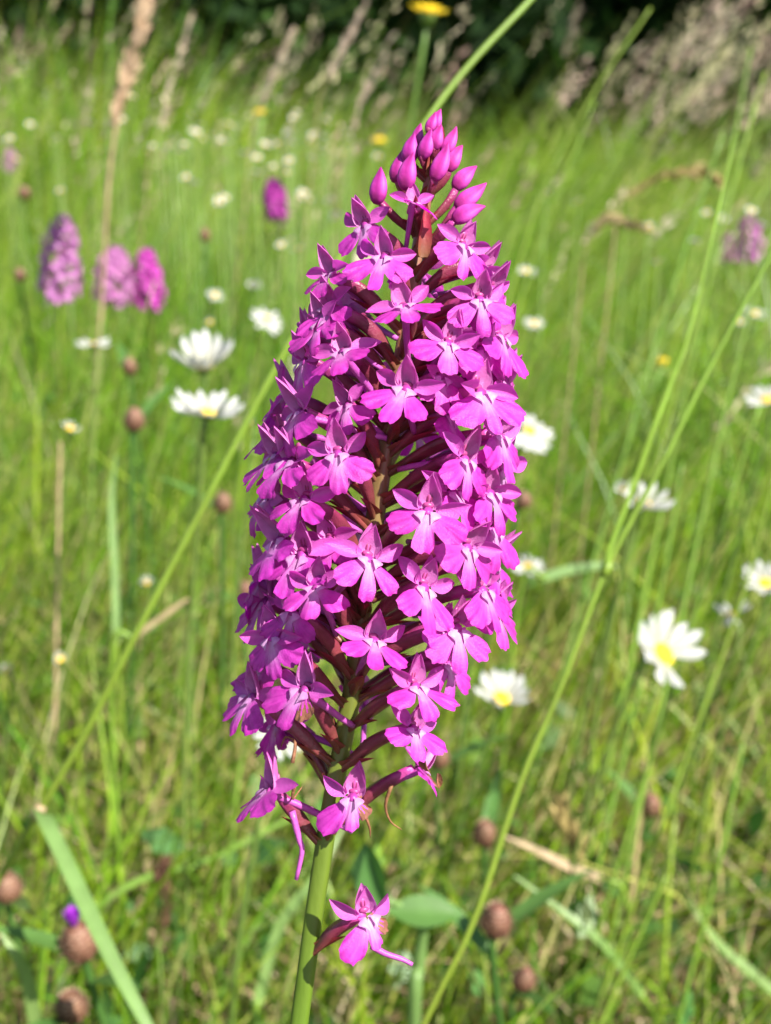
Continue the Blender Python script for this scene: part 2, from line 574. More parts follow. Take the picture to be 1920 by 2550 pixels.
def sward(name, n, y0, y1, hlo, hhi, wlo, whi, label, clear=0.36, cols=GREENS, wts=GW, wind=0.5, curvemax=0.9, hfun=None):
    xy = patch(n, y0, y1)
    h = hlo + (hhi - hlo) * rng.random(n) ** 1.3
    if hfun is not None:
        h = h * hfun(xy)
    clump = np.sin(6.1 * xy[:, 0] + 2.2 * xy[:, 1]) * np.cos(4.7 * xy[:, 1] - 1.9 * xy[:, 0]) + 0.6 * np.sin(15 * xy[:, 0] - 8 * xy[:, 1]) * np.sin(11 * xy[:, 1] + 3)
    h = h * (1 + 0.22 * clump)
    w = wlo + (whi - wlo) * rng.random(n)
    lean = 0.10 + 0.35 * rng.random(n) ** 2
    ld = np.where(rng.random(n) < wind, rng.normal(0.15, 0.6, n), rng.random(n) * 2 * np.pi)
    cv = curvemax * rng.random(n) ** 1.5
    v, keep = blades(n, xy, h, w, lean, ld, cv, clear=clear)
    col = mixcol(n, cols, wts)
    col = (col * np.stack([1 - 0.16 * clump, 1 - 0.05 * clump, 1 - 0.10 * clump], -1))[keep]
    return tag(obj(name, blade_mesh(name, v, col, M['grass'])), label, 'grass', kind='stuff')


sward('near_grass', 15000, -0.15, 0.95, 0.06, 0.22, 0.0012, 0.0034, 'dense green grass blades covering the near ground of the meadow', clear=0.40, wts=[5, 5, 3.5, 5, 2.4, 2.8, 2.8])
sward('middle_grass', 24000, 0.75, 2.1, 0.10, 0.30, 0.0012, 0.0034, 'dense yellow-green grass filling the middle of the meadow', clear=0.4)
sward('distant_grass', 19000, 1.9, 4.3, 0.12, 0.42, 0.003, 0.006, 'pale green long grass at the far side of the meadow', clear=0.4,
      hfun=lambda p: 0.85 + 0.5 * np.clip(0.1 - 4 * p[:, 0] / p[:, 1], 0, 1) * (p[:, 1] > 2.2))

sward('broad_leaves', 1100, 0.3, 2.0, 0.05, 0.15, 0.005, 0.011, 'broad dark green leaves of meadow herbs between the grass blades', clear=0.45,
      cols=[(0.045, 0.13, 0.020), (0.07, 0.17, 0.022), (0.10, 0.20, 0.045), (0.05, 0.12, 0.035)], wts=[1, 1, 1, 1], wind=0.2, curvemax=1.3)
# dry thatch low between the blades
n = 12000
xy = patch(n, 0.1, 1.9)
v, keep = blades(n, xy, 0.02 + 0.10 * rng.random(n), 0.0012 + 0.002 * rng.random(n), 0.6 + 1.6 * rng.random(n), rng.random(n) * 6.28, 0.8 * rng.random(n), clear=0.42)
col = mixcol(n, [(0.36, 0.26, 0.15), (0.25, 0.17, 0.09), (0.45, 0.37, 0.25), (0.16, 0.10, 0.055)], [4, 3, 3, 2])[keep]
tag(obj('dry_thatch', blade_mesh('dry_thatch', v, col, M['head'])), 'dry brown grass litter lying between the green blades', 'dry grass', kind='stuff')

# small round-leaved ground cover
n = 5200
xy = patch(n, 0.2, 1.8)
hh = 0.01 + 0.09 * rng.random(n)
c = np.concatenate([xy, hh[:, None]], 1)
px, py, dep = project(c)
k = ~((dep < 0.42) & (px > -100) & (px < PW + 100) & (py < PH + 100))
c = c[k]
m_ = len(c)
nrm = np.stack([0.7 * rng.normal(size=m_), 0.7 * rng.normal(size=m_), np.ones(m_)], -1)
nrm /= np.linalg.norm(nrm, axis=1)[:, None]
u = np.cross(nrm, np.stack([rng.normal(size=m_), rng.normal(size=m_), np.zeros(m_)], -1))
u /= np.linalg.norm(u, axis=1)[:, None]
w = np.cross(nrm, u)
s = (0.003 + 0.006 * rng.random(m_))[:, None]
ang = [0, 0.8, 1.7, math.pi, -1.7, -0.8]
v = np.stack([c + u * s * math.cos(a) * 1.4 + w * s * math.sin(a) * 0.75 for a in ang], 1)
col = np.repeat(mixcol(m_, [(0.05, 0.14, 0.03), (0.08, 0.19, 0.05), (0.12, 0.22, 0.04)], [1, 1, 1]), 6, axis=0)
tag(obj('ground_cover', make_mesh('ground_cover', v.reshape(-1, 3), np.arange(6 * m_).reshape(m_, 6), M['grass'], colour=col)),
    'small dark green leaves of low herbs under the grass', 'ground cover', kind='stuff')


# flowering grass: thin culms with seed heads, bent by the wind
def culms(name, n, y0, y1, hlo, hhi, r0, label, headp, headcols, clear=0.55, xbias=None, leanlo=0.1, leanhi=0.45, spik=26, headlen=(0.05, 0.12), hw=1.0, culmcols=None, leanx=0.4):
    xy = patch(n, y0, y1)
    if xbias is not None:
        k = xbias(xy)
        xy = xy[rng.random(n) < k]
        n = len(xy)
    h = hlo + (hhi - hlo) * rng.random(n)
    lean = leanlo + (leanhi - leanlo) * rng.random(n) + leanx * np.clip(xy[:, 0] / (0.3 * xy[:, 1] + 0.05), -0.15, 1)
    ld = rng.normal(0.0, 0.35, n)
    cv = 0.30 * rng.random(n)
    w = r0 * (0.7 + 0.6 * rng.random(n))
    v, keep = blades(n, xy, h, w, lean, ld, cv, K=6, clear=clear)
    col = mixcol(n, culmcols or [(0.17, 0.27, 0.035), (0.28, 0.34, 0.07), (0.38, 0.35, 0.15), (0.15, 0.26, 0.04)], [4, 4, 2, 3])[keep]
    n = len(v)
    t0 = obj(name, blade_mesh(name, v, col, M['grass']))
    tag(t0, label, 'grass', kind='stuff')
    # seed heads
    c = v.mean(2)
    sel = np.where(rng.random(n) < headp)[0]
    V, C = [], []
    hc = mixcol(len(sel), headcols, [1] * len(headcols))
    for q, i in enumerate(sel):
        tip, prev = c[i, -1], c[i, -3]
        d = tip - prev
        d /= np.linalg.norm(d)
        Lh = headlen[0] + (headlen[1] - headlen[0]) * rng.random()
        st = rng.random(spik)
        ctr = tip - d * (Lh * st[:, None]) + d * 0.02
        off = rng.normal(size=(spik, 3))
        off /= np.linalg.norm(off, axis=1)[:, None]
        wid = Lh * 0.13 * hw * np.sin(np.pi * np.clip(1 - st, 0.05, 0.98)) ** 0.7
        ax = d[None] + 0.55 * off
        ax /= np.linalg.norm(ax, axis=1)[:, None]
        ctr = ctr + off * wid[:, None] * rng.random(spik)[:, None]
        sd = np.cross(ax, rng.normal(size=(spik, 3)))
        sd /= np.linalg.norm(sd, axis=1)[:, None]
        sl = (0.0035 + 0.0045 * rng.random(spik))[:, None]
        V.append(np.stack([ctr - ax * sl, ctr + sd * sl * 0.33, ctr + ax * sl, ctr - sd * sl * 0.33], 1))
        C.append(np.repeat(hc[q][None] * (0.8 + 0.4 * rng.random(spik))[:, None], 4, axis=0))
    if V:
        V = np.concatenate(V).reshape(-1, 3)
        o = obj('seed_heads', make_mesh('seed_heads', V, np.arange(len(V)).reshape(-1, 4), M['head'], smooth=False, colour=np.concatenate(C)), t0)
        o['kind'] = 'stuff'


PINKISH = [(0.40, 0.29, 0.22), (0.46, 0.37, 0.28), (0.36, 0.24, 0.20), (0.50, 0.44, 0.34), (0.42, 0.38, 0.24)]
culms('middle_culms', 2600, 0.6, 2.2, 0.16, 0.36, 0.0015, 'thin green grass stems standing through the middle meadow', 0.015, PINKISH)
culms('flowering_grass', 1900, 1.5, 3.9, 0.20, 0.58, 0.0024, 'pinkish seed-headed grass in front of the dark thicket', 0.22,
      PINKISH + [(0.36, 0.36, 0.18)], hw=0.8, leanlo=0.05, leanhi=0.95, headlen=(0.04, 0.15), xbias=lambda p: np.clip(0.55 - 1.6 * p[:, 0] / p[:, 1], 0.30, 1))
culms('leaning_grass', 900, 0.75, 2.3, 0.28, 0.52, 0.0024, 'long green grass stems bent over by the wind', 0.0,
      PINKISH, hw=1.2, leanlo=0.45, leanhi=1.0, leanx=0.1, xbias=lambda p: np.clip((p[:, 0] + 0.08 * p[:, 1]) * 4 / p[:, 1], 0.0, 1))
culms('straw_culms', 1300, 0.42, 1.3, 0.08, 0.24, 0.0018, 'dry straw-coloured grass stems among the green near grass', 0.0, PINKISH, clear=0.42,
      culmcols=[(0.46, 0.38, 0.18), (0.40, 0.38, 0.12), (0.52, 0.46, 0.28), (0.30, 0.36, 0.09)], leanlo=0.0, leanhi=0.6)
culms('tall_grass', 1200, 1.35, 3.0, 0.36, 0.56, 0.0020, 'tall pale grass with feathery heads leaning in the wind', 0.75,
      [(0.40, 0.33, 0.25), (0.36, 0.33, 0.19), (0.40, 0.29, 0.24)], xbias=lambda p: np.clip((p[:, 0] - 0.02 * p[:, 1]) * 5 / p[:, 1], 0.0, 1) * (p[:, 0] < 0.42 * p[:, 1]),
      leanlo=0.25, leanhi=0.70, hw=1.5, spik=60, headlen=(0.06, 0.15), leanx=0.1)


# ------------------------------------------------------------------ main orchid
AX = [(280, 1092), (400, 1075), (500, 1060), (650, 1038), (900, 1000), (1130, 958), (1250, 940), (1500, 905), (1700, 880),
      (1870, 850), (2060, 815), (2330, 775), (2550, 745)]
axy = np.array([a[0] for a in AX], float)
axx = np.array([a[1] for a in AX], float)
RT = [(300, 20), (400, 45), (480, 70), (560, 140), (640, 185), (750, 215), (900, 245), (1050, 265), (1150, 275), (1300, 280), (1450, 275), (1600, 262), (1720, 250), (1850, 225), (2000, 170), (2300, 150)]
rty = np.array([a[0] for a in RT], float)
rtx = np.array([a[1] for a in RT], float)


def ax_x(py):
    return float(np.interp(py, axy, axx))


def ax_d(py):
    return 0.1475 + (py - 1400) / 2270 * 0.008


def ax_p(py):
    return P(ax_x(py), py, ax_d(py))


AXIS_UP = (ax_p(700) - ax_p(1700)).normalized()
TOCAM = (-FWD - AXIS_UP * (-FWD).dot(AXIS_UP)).normalized()      # outward towards the viewer
SIDE = TOCAM.cross(AXIS_UP).normalized()
if SIDE.x < 0:
    SIDE = -SIDE

p_bot = ax_p(2550)
p_low = ax_p(2330)
slope = (p_bot - p_low).normalized()
BASE = Vector((p_bot.x - 0.022, p_bot.y - 0.030, 0.0))
orchid = empty('orchid', BASE)
tag(orchid, 'tall magenta orchid with a dense spike of open flowers and buds', 'orchid', None)

# stem
top_pts = [ax_p(y) for y in (2550, 2330, 2060, 1870, 1700, 1500, 1250, 1130, 900, 650, 500, 400, 330)]
mid = p_bot + slope * 0.10
path = spline([BASE + Vector((0, 0, -0.01)), Vector((BASE.x + 0.002, BASE.y + 0.004, 0.10)), mid.lerp(p_bot, 0.25)] + top_pts, 120)
zs = [p.z for p in path]
zt, zb = max(zs), p_bot.z
rad, pigs = [], []
for p in path:
    k = (p.z - zb) / (zt - zb)
    if k < 0:
        r = 0.00120 + 0.0009 * min(1, -k)
        g = 0.1
    else:
        r = float(np.interp(k, [0, 0.22, 0.3, 0.6, 0.85, 1], [0.00120, 0.00120, 0.00120, 0.00115, 0.0009, 0.0004]))
        g = float(np.interp(k, [0, 0.22, 0.35, 0.6, 0.85, 1], [0.1, 0.25, 0.5, 0.78, 0.9, 1.0]))
    rad.append(r)
    pigs.extend([g] * 16)
vv, ff = tube(path, rad, 16, ridge=0.075, nridge=4, twist=3.0)
vv = [v - BASE for v in vv]
obj('stem', make_mesh('stem', vv, ff, M['stem'], pig=pigs), orchid)
for k in range(5):
    a = k * 1.26 + 0.4
    lv, lf, lt = leaf(0.11 + 0.02 * (k % 2), 0.017, 10, 4, cup=0.35, bend=-0.25, a=0.6, b=0.7, base=0.6, seed=k)
    mt = frame((0, 0, 0.004 + 0.006 * k), Vector((math.cos(a), math.sin(a), 0.0)) * -0.75 + Vector((0, 0, 0.66)), (math.cos(a) * 0.66, math.sin(a) * 0.66, 0.75))
    obj('leaf', make_mesh('basal_leaf', xf(lv, mt), lf, M['oleaf'], pig=lt), orchid)
# clasping sheaths on the stem
for zc in (0.10, 0.17, 0.23):
    i = min(range(len(path)), key=lambda q: abs(path[q].z - zc))
    d = (path[i + 3] - path[i]).normalized()
    lv, lf, lt = leaf(0.05, 0.008, 8, 4, cup=0.5, bend=-0.08, a=0.6, b=0.7, base=0.8)
    mt = frame(path[i] - BASE + Vector((0.0016, -0.0012, 0)), Vector((-0.8, 0.5, 0.1)), d)
    obj('leaf', make_mesh('sheath_leaf', xf(lv, mt), lf, M['oleaf'], pig=lt), orchid)

MMM = 0.001


# ---- flower pieces, in millimetres: X right, Y up, Z out of the flower
def lip_mesh(seed, gone=None, tilt=40, sidespread=0.0, lobes=(6.0, 5.7, 5.7), notch=2.7, wither=False):
    r = random.Random(seed)
    nphi, nr = 64, 9
    verts, pig, faces, mi = [], [], [], []
    lc, ls1, ls2 = lobes
    a_c, a_s = 19 + r.uniform(-4, 5), 26 + r.uniform(-5, 3)
    ph = [r.random() * 6 for _ in range(6)]
    curl_c = r.uniform(-0.05, 0.07)
    curl_s = [r.uniform(-0.06, 0.05), r.uniform(-0.06, 0.05)]
    vein = [r.uniform(-0.10, 0.07) for _ in range(nphi + 1)]
    ruff = r.uniform(0.08, 0.30)
    for j in range(nphi + 1):
        phi = -98 + 196 * j / nphi
        ap = abs(phi)
        ctr_s = a_c + a_s + 4 + sidespread
        Rr = 1.15
        if ap < a_c:
            Rr = notch + (lc - notch) * (1 - (ap / a_c) ** 3.2) ** 0.7
        elif ap < a_c + 3:
            Rr = notch
        q = abs(ap - ctr_s) / (a_s + 3)
        lim = ls1 if phi < 0 else ls2
        if ap >= a_c + 2 and q < 1:
            low = notch if ap < ctr_s else 1.2
            Rr = max(Rr if ap < a_c + 3 else 0, low + (lim - low) * (1 - q ** 2.8) ** 0.7)
        Rr *= 1 + 0.02 * math.sin(0.5 * phi + ph[0]) + 0.016 * math.sin(1.3 * phi + ph[1])
        for i in range(nr + 1):
            s = (0.07 + 0.93 * (i / nr))
            rr = Rr * s
            x = rr * math.sin(R_(phi))
            dn = rr * math.cos(R_(phi))
            t = R_(tilt)
            arch = 0.10 * dn * (1 - dn / 7.0)            # arched away from the throat
            z = dn * math.sin(t) + arch * 2.2
            y = -dn * math.cos(t)
            if ap < a_c + 3:
                z += -(curl_c + 0.012) * max(0, dn - 2) ** 2 - 0.10 * x * x + 0.12
            else:
                k = 0 if phi < 0 else 1
                z += -(0.028 + curl_s[k]) * x * x + 0.03 * math.sin(phi * 0.35 + ph[2]) * max(0, rr - 2)
                z -= 0.05 * max(0, rr - 3.4) ** 2
            z += 0.06 * math.sin(2.1 * x + ph[3]) * s + 0.05 * math.sin(3.0 * y + ph[4]) * s
            z += ruff * math.sin(0.16 * phi + ph[5]) * s ** 3 + 0.09 * math.sin(0.5 * phi + ph[0]) * s ** 4
            verts.append((x * MMM, y * MMM, z * MMM))
            cen = math.exp(-(phi / 34.0) ** 2)
            pale = max(0.0, 1.05 - rr / (2.2 + 2.6 * cen)) + 0.12 * math.exp(-((rr - Rr * 0.95) / 0.4) ** 2) * 0
            pig.append(max(0.0, min(1, 0.2 + 0.8 * pale * (0.75 + 0.35 * cen) + vein[j] * min(1, 2 * s) - 0.10 * (i == nr))))
    for j in range(nphi):
        for i in range(nr):
            k = j * (nr + 1) + i
            faces.append((k, k + nr + 1, k + nr + 2, k + 1))
            mi.append(1 if (wither and j > nphi * 0.62 and i > nr * (0.8 - 0.5 * abs(math.sin(j * 0.7)))) else 0)
    # two pale guiding ridges at the base
    for sx in (-1, 1):
        b = len(verts)
        n2 = 5
        for i in range(n2 + 1):
            t = i / n2
            hh = math.sin(math.pi * (0.12 + 0.80 * t)) ** 0.8
            for q in range(3):
                x = sx * (0.30 + 0.25 * t + q * 0.62 * hh)
                dn = 0.15 + 1.75 * t - 0.35 * q * t
                y = 0.30 - dn * 0.72
                z = 0.28 + dn * 0.72 + (0.34 * hh if q == 1 else 0.05 * hh if q == 2 else 0.12)
                verts.append((x * MMM, y * MMM, z * MMM))
                pig.append(0.95 - 0.2 * (q == 2))
        for i in range(n2):
            for q in range(2):
                k = b + i * 3 + q
                f = (k, k + 1, k + 4, k + 3)
                faces.append(f if sx > 0 else f[::-1])
                mi.append(0)
    return make_mesh('lip', verts, faces, [M['lip'], M['wither']], pig=pig, midx=mi)


def hood_mesh(seed, lean=10, openk=1.0, L=5.6):
    r = random.Random(seed)
    mb = MB()
    # the two petals: a pointed barrel open to the front
    nv, nu = 9, 12
    verts, pig = [], []
    skew = r.uniform(-0.5, 0.5)
    for i in range(nv + 1):
        v = i / nv
        rho = float(np.interp(v, [0, 0.12, 0.3, 0.5, 0.7, 0.88, 1], [1.10, 1.38, 1.42, 1.16, 0.78, 0.38, 0.05]))
        op = float(np.interp(v, [0, 0.25, 0.55, 1], [112, 112, 116, 125])) if openk > 0.5 else 168
        zc = math.tan(R_(lean)) * L * v + 0.55 * v * v
        for j in range(nu + 1):
            u = -1 + 2 * j / nu
            th = R_(op * u)
            x = rho * math.sin(th) * (1.0 + 0.16 * (abs(u) > 0.93)) + skew * v * v
            z = -rho * (0.55 if openk > 0.5 else 0.85) * math.cos(th) + zc - (0.35 if openk > 0.5 else 0)
            y = 0.2 + L * v * (1 - 0.06 * abs(u))
            verts.append((x * MMM, y * MMM, z * MMM))
            pig.append(0.5 * (1 - v) + 0.25 * (abs(u) > 0.8) + 0.10 * math.sin(7.0 * u + seed) - 0.05)
    faces = []
    for i in range(nv):
        for j in range(nu):
            k = i * (nu + 1) + j
            faces.append((k, k + 1, k + nu + 2, k + nu + 1))
    mb.add(verts, faces, pig)
    # dorsal sepal behind, slightly longer and keeled
    lv, lf, lt = leaf(L * 1.08, 2.7, 8, 4, cup=0.5, bend=0.10, a=0.72, b=0.85, base=0.45, seed=seed)
    mt = Matrix.Translation((0, 0.1, -1.62)) @ Matrix.Rotation(R_(lean + 4), 4, 'X')
    mb.add([Vector(p) * MMM for p in xf(lv, mt)], lf, [0.2 + 0.3 * (1 - t) for t in lt])
    return mb.mesh('hood', M['hood'])


def sepal_mesh(seed, sx):
    r = random.Random(seed)
    lv, lf, lt = leaf(4.2 + r.uniform(-0.5, 0.5), 2.1, 8, 4, cup=0.4 + r.uniform(-0.15, 0.25), bend=r.uniform(-0.12, 0.10), a=0.78, b=0.8, base=0.4, wav=0.02, seed=seed)
    el = 10 + r.uniform(-18, 26)
    back = r.uniform(-36, 22)
    mt = (Matrix.Translation((sx * 0.9, 0.35, -0.35)) @ Matrix.Rotation(R_(sx * -back), 4, 'Y')
          @ Matrix.Rotation(R_(-sx * (90 - el)), 4, 'Z') @ Matrix.Rotation(R_(r.uniform(-25, 25)), 4, 'Y'))
    return make_mesh('sepal', [Vector(p) * MMM for p in xf(lv, mt)], lf, M['sepal'], pig=[0.35 + 0.5 * (1 - t) for t in lt])


def spur_mesh(seed):
    r = random.Random(seed)
    b = r.uniform(-0.8, 0.8)
    pts = spline([(0, 0.1, 0.1), (0.1 * b, -0.9, -1.4), (0.5 * b, -2.4, -4.5), (b, -4.4, -8.2), (1.6 * b, -6.3 + r.uniform(-0.6, 0.6), -11.0)], 12)
    v, f = tube([p * MMM for p in pts], [MMM * (0.62 - 0.22 * i / 12) for i in range(13)], 7)
    return make_mesh('spur', v, f, M['spur'], pig=[min(1, i / len(v)) for i in range(len(v))])


def column_mesh():
    mb = MB()
    for (cx, cy, cz, sx, sy, sz, pg) in ((0, 1.45, -1.30, 0.58, 0.80, 0.30, 0.0), (-0.22, 1.4, -1.03, 0.11, 0.40, 0.07, 0.8), (0.22, 1.4, -1.03, 0.11, 0.40, 0.07, 0.8),
                                         (0, 0.6, -0.85, 0.7, 0.4, 0.35, 0.4)):
        v, f = [], []
        for i in range(7):
            for j in range(8):
                a, b = math.pi * i / 6, 2 * math.pi * j / 8
                v.append(((cx + sx * math.sin(a) * math.cos(b)) * MMM, (cy + sy * math.cos(a)) * MMM, (cz + sz * math.sin(a) * math.sin(b)) * MMM))
        for i in range(6):
            for j in range(8):
                j2 = (j + 1) % 8
                f.append((i * 8 + j, (i + 1) * 8 + j, (i + 1) * 8 + j2, i * 8 + j2))
        mb.add(v, f, pg)
    return mb.mesh('column', M['column'])


LIPS = [lip_mesh(s, tilt=28 + (s * 7) % 28, sidespread=(s * 5) % 11 - 5, lobes=(5.6 + 0.25 * ((s * 3) % 6), 5.2 + 0.2 * ((s * 5) % 6), 5.2 + 0.2 * ((s * 7 + 2) % 6)),
                 notch=1.9 + 0.3 * ((s * 2) % 5)) for s in range(16)]
LIP_W = [lip_mesh(40, wither=True, lobes=(5.8, 6.0, 4.2)), lip_mesh(41, wither=True, lobes=(4.2, 6.4, 3.2), tilt=25)]
HOODS = [hood_mesh(s, lean=(s * 5) % 19, L=4.0 + 0.25 * ((s * 3) % 5)) for s in range(10)]
HOOD_SHUT = hood_mesh(20, lean=14, openk=0.2, L=5.0)
SEPL = [sepal_mesh(60 + s, -1) for s in range(9)]
SEPR = [sepal_mesh(80 + s, 1) for s in range(9)]
SPUR = [spur_mesh(s) for s in range(4)]
COLU = column_mesh()


def ovary_mesh(attach, ctrl, throat, Minv, r=1.0, pale=0.0, name='flower'):
    pts = spline([attach, ctrl, throat], 12)
    rads = [MMM * 0.84 * r * float(np.interp(i / 12, [0, 0.12, 0.4, 0.75, 1.0], [0.45, 0.60, 0.98, 0.92, 0.72])) for i in range(13)]
    v, f = tube(pts, rads, 12, ridge=0.17, nridge=3, twist=5.0)
    pig = []
    for i in range(13):
        pig += [max(0, min(1, (0.12 + 0.88 * (i / 12)) - pale))] * 12
    return make_mesh(name, [Minv @ q for q in v], f, M['ovary'], pig=pig)


def bract_part(attach, d, out, Minv, parent, L=8.0, seed=0):
    lv, lf, lt = leaf(L, 1.9, 7, 2, cup=0.5, bend=-0.06, a=0.45, b=0.8, base=0.8, seed=seed)
    mt = frame(attach, -(out - d * out.dot(d)).normalized(), d)
    obj('bract', make_mesh('bract', [Minv @ (mt @ (Vector(q) * MMM)) for q in lv], lf, M['bract'], pig=[0.25 + 0.75 * min(1, t * 1.5) for t in lt]), parent)


def add_flower(px, py, az=None, roll=0.0, scale=1.0, dy=None, lip=None, pitch=None, shut=False, spur=True, idx=0, depth_extra=0.0, sep=(True, True), yaw=0.0, outk=1.0):
    r = random.Random(1000 + idx)
    scale = scale * float(np.interp(py, [500, 650, 800, 950, 1400, 1500, 1600, 1900, 2300], [0.82, 0.76, 0.81, 0.90, 0.94, 0.90, 0.85, 0.88, 0.96])) * r.uniform(0.92, 1.10)
    ax = ax_x(py)
    Rm = float(np.interp(py, rty, rtx))
    dx = px - ax
    if az is None:
        az = math.degrees(math.asin(max(-0.985, min(0.985, dx / Rm))))
    a = R_(az)
    mmpx = ax_d(py) / FPX
    depth = ax_d(py) - math.cos(a) * Rm * mmpx * outk + depth_extra
    throat = P(px, py, depth)
    out = (SIDE * math.sin(a) + TOCAM * math.cos(a)).normalized()
    if dy is None:
        dy = (150 - 45 * math.sin(a)) * (0.45 + 0.55 * Rm / 275.0)
    att = ax_p(py + dy)
    if pitch is None:
        pitch = 6 - 20 * abs(math.sin(a)) + r.uniform(-13, 13)
    ya = a * (0.66 if abs(az) < 100 else 1.0) + R_(yaw + r.uniform(-16, 16))
    outf = (SIDE * math.sin(ya) + TOCAM * math.cos(ya)).normalized()
    nrm = outf * math.cos(R_(pitch)) + AXIS_UP * math.sin(R_(pitch))
    up = AXIS_UP + SIDE * (-0.10)
    mt = frame(throat - BASE, nrm, up) @ Matrix.Rotation(R_(-roll + r.uniform(-10, 10)), 4, 'Z') @ Matrix.Scale(scale, 4)
    Minv = mt.inverted()
    A, T = att - BASE, throat - BASE
    # the ovary leaves the stem steeply and bends outward to the flower
    ctrl = A.lerp(T, 0.5) + AXIS_UP * (0.0007 + 0.0012 * r.random()) + SIDE * r.uniform(-0.0006, 0.0006)
    tip = T - nrm * 0.0011
    fl = obj('flower', ovary_mesh(A, ctrl, tip, Minv), orchid)
    fl.matrix_basis = mt
    k = idx
    def jit(o, a):
        o.rotation_euler = (R_(r.uniform(-a, a)), R_(r.uniform(-a, a)), R_(r.uniform(-a, a) * 0.7))
        return o
    o_lip = obj('lip', lip if lip else LIPS[(k * 7 + 3) % 16], fl)
    jit(o_lip, 11)
    jit(obj('hood', HOOD_SHUT if shut else HOODS[(k * 3 + 1) % 10], fl), 9)
    if sep[0]:
        obj('sepal', SEPL[(k * 4) % 9], fl)
    if sep[1]:
        obj('sepal', SEPR[(k * 5 + 2) % 9], fl)
    obj('column', COLU, fl)
    if spur:
        obj('spur', SPUR[k % 4], fl)
    d = (ctrl - A).normalized()
    bract_part(A, (d + (-AXIS_UP) * 0.12 + out * 0.1).normalized(), out, Minv, fl, L=6.5 + 2.5 * r.random(), seed=k)
    return fl


FL = [  # px, py, az, roll
    (1028, 507, 5, -3, dict(scale=0.72, pitch=30)),
    (907, 562, -45, -8, dict(scale=0.9)),
    (955, 640, -14, -6, {}),
    (1156, 613, 38, 14, {}),
    (822, 682, -68, -12, dict(scale=0.95)),
    (1007, 763, -6, -9, {}),
    (1196, 747, 40, 8, {}),
    (818, 765, -62, -10, {}),
    (852, 877, -30, -12, {}),
    (1116, 856, 28, 14, {}),
    (1248, 840, 74, 6, {}),
    (755, 902, -66, -12, {}),
    (1011, 969, 3, 0, {}),
    (1200, 978, 46, 4, {}),
    (742, 1028, -58, -16, {}),
    (841, 1131, -26, -8, {}),
    (684, 1135, -72, -12, {}),
    (1255, 955, 82, 10, {}),
    (1245, 1085, 72, 8, {}),
    (1160, 1145, 46, 8, {}),
    (755, 1243, -44, -12, {}),
    (1066, 1275, 22, 4, {}),
    (1222, 1228, 66, 2, {}),
    (917, 1392, 0, 10, {}),
    (692, 1347, -60, -14, {}),
    (1165, 1365, 52, 8, {}),
    (1232, 1318, 76, 6, {}),
    (787, 1464, -28, 4, {}),
    (1057, 1464, 28, 10, {}),
    (1205, 1470, 70, 2, {}),
    (650, 1450, -104, -10, {}),
    (678, 1588, -58, -6, {}),
    (932, 1596, 5, 4, {}),
    (1140, 1565, 60, 6, {}),
    (756, 1719, -30, 6, dict(lip=0)),
    (625, 1736, -74, -6, {}),
    (1037, 1710, 38, 10, {}),
    (1032, 1815, 36, 4, dict(scale=0.95)),
    (1120, 1655, 88, 16, {}),
    (690, 1800, -112, -20, {}),
    # edges
    (1208, 668, 84, 12, {}), (1218, 775, 98, 4, {}), (1225, 1015, 96, 2, {}), (1250, 1165, 90, 4, {}),
    (1225, 1400, 92, 2, {}),
    (712, 985, -100, -8, {}), (668, 1240, -96, 14, {}), (762, 835, -96, -8, {}), (690, 1065, -100, 0, {}), (655, 1500, -98, -8, {}), (655, 1660, -96, -6, {}),
    (1200, 872, 60, 8, dict(outk=0.85)), (722, 1150, -50, -10, dict(outk=0.85)), (748, 1385, -46, -10, dict(outk=0.85)), (800, 805, -46, -12, dict(outk=0.8)), (728, 1525, -46, -6, dict(outk=0.8)), (1130, 1225, 48, 8, dict(outk=0.8)),
    (1232, 1520, 92, 6, {}), (1098, 940, 34, 16, dict(outk=0.7, scale=0.9)), (862, 1010, -38, -14, dict(outk=0.65, scale=0.85)), (1120, 1040, 60, 10, dict(outk=0.7, scale=0.9)), (820, 1345, -46, -14, dict(outk=0.65, scale=0.85)), (1100, 1560, 40, 14, dict(outk=0.6, scale=0.9)), (1250, 905, 92, 6, {}), (1228, 720, 66, 6, {}),
]
idx = 0
for (px, py, az, roll, kw) in FL:
    kw = dict(kw)
    if kw.get('lip') == 0:
        kw['lip'] = LIP_W[0]
    add_flower(px, py, az, roll, idx=idx, **kw)
    idx += 1

# the far side of the spike
for k in range(40):
    py = 640 + k * 31.0
    az = (k * 137.5 + 40) % 360
    if az > 180:
        az -= 360
    if abs(az) < 112:
        continue
    Rm = float(np.interp(py, rty, rtx))
    add_flower(ax_x(py) + Rm * 0.95 * math.sin(R_(az)), py, az, random.uniform(-8, 8), idx=idx)
    idx += 1

# lowest, loosely set flowers
f42 = add_flower(668, 1968, -75, -4, idx=idx, dy=150, lip=LIPS[2], pitch=-6, scale=1.0, spur=True, yaw=-28); idx += 1
f43 = add_flower(879, 1986, 2, 2, idx=idx, dy=115, lip=LIP_W[1], pitch=2, sep=(True, False), outk=0.75); idx += 1
f44 = add_flower(1050, 1916, 75, 35, idx=idx, dy=170, lip=LIP_W[0], pitch=10, scale=0.85, shut=True); idx += 1
f45 = add_flower(913, 2283, 32, -4, idx=idx, dy=105, lip=LIP_W[1], pitch=0, outk=0.8, spur=False); idx += 1
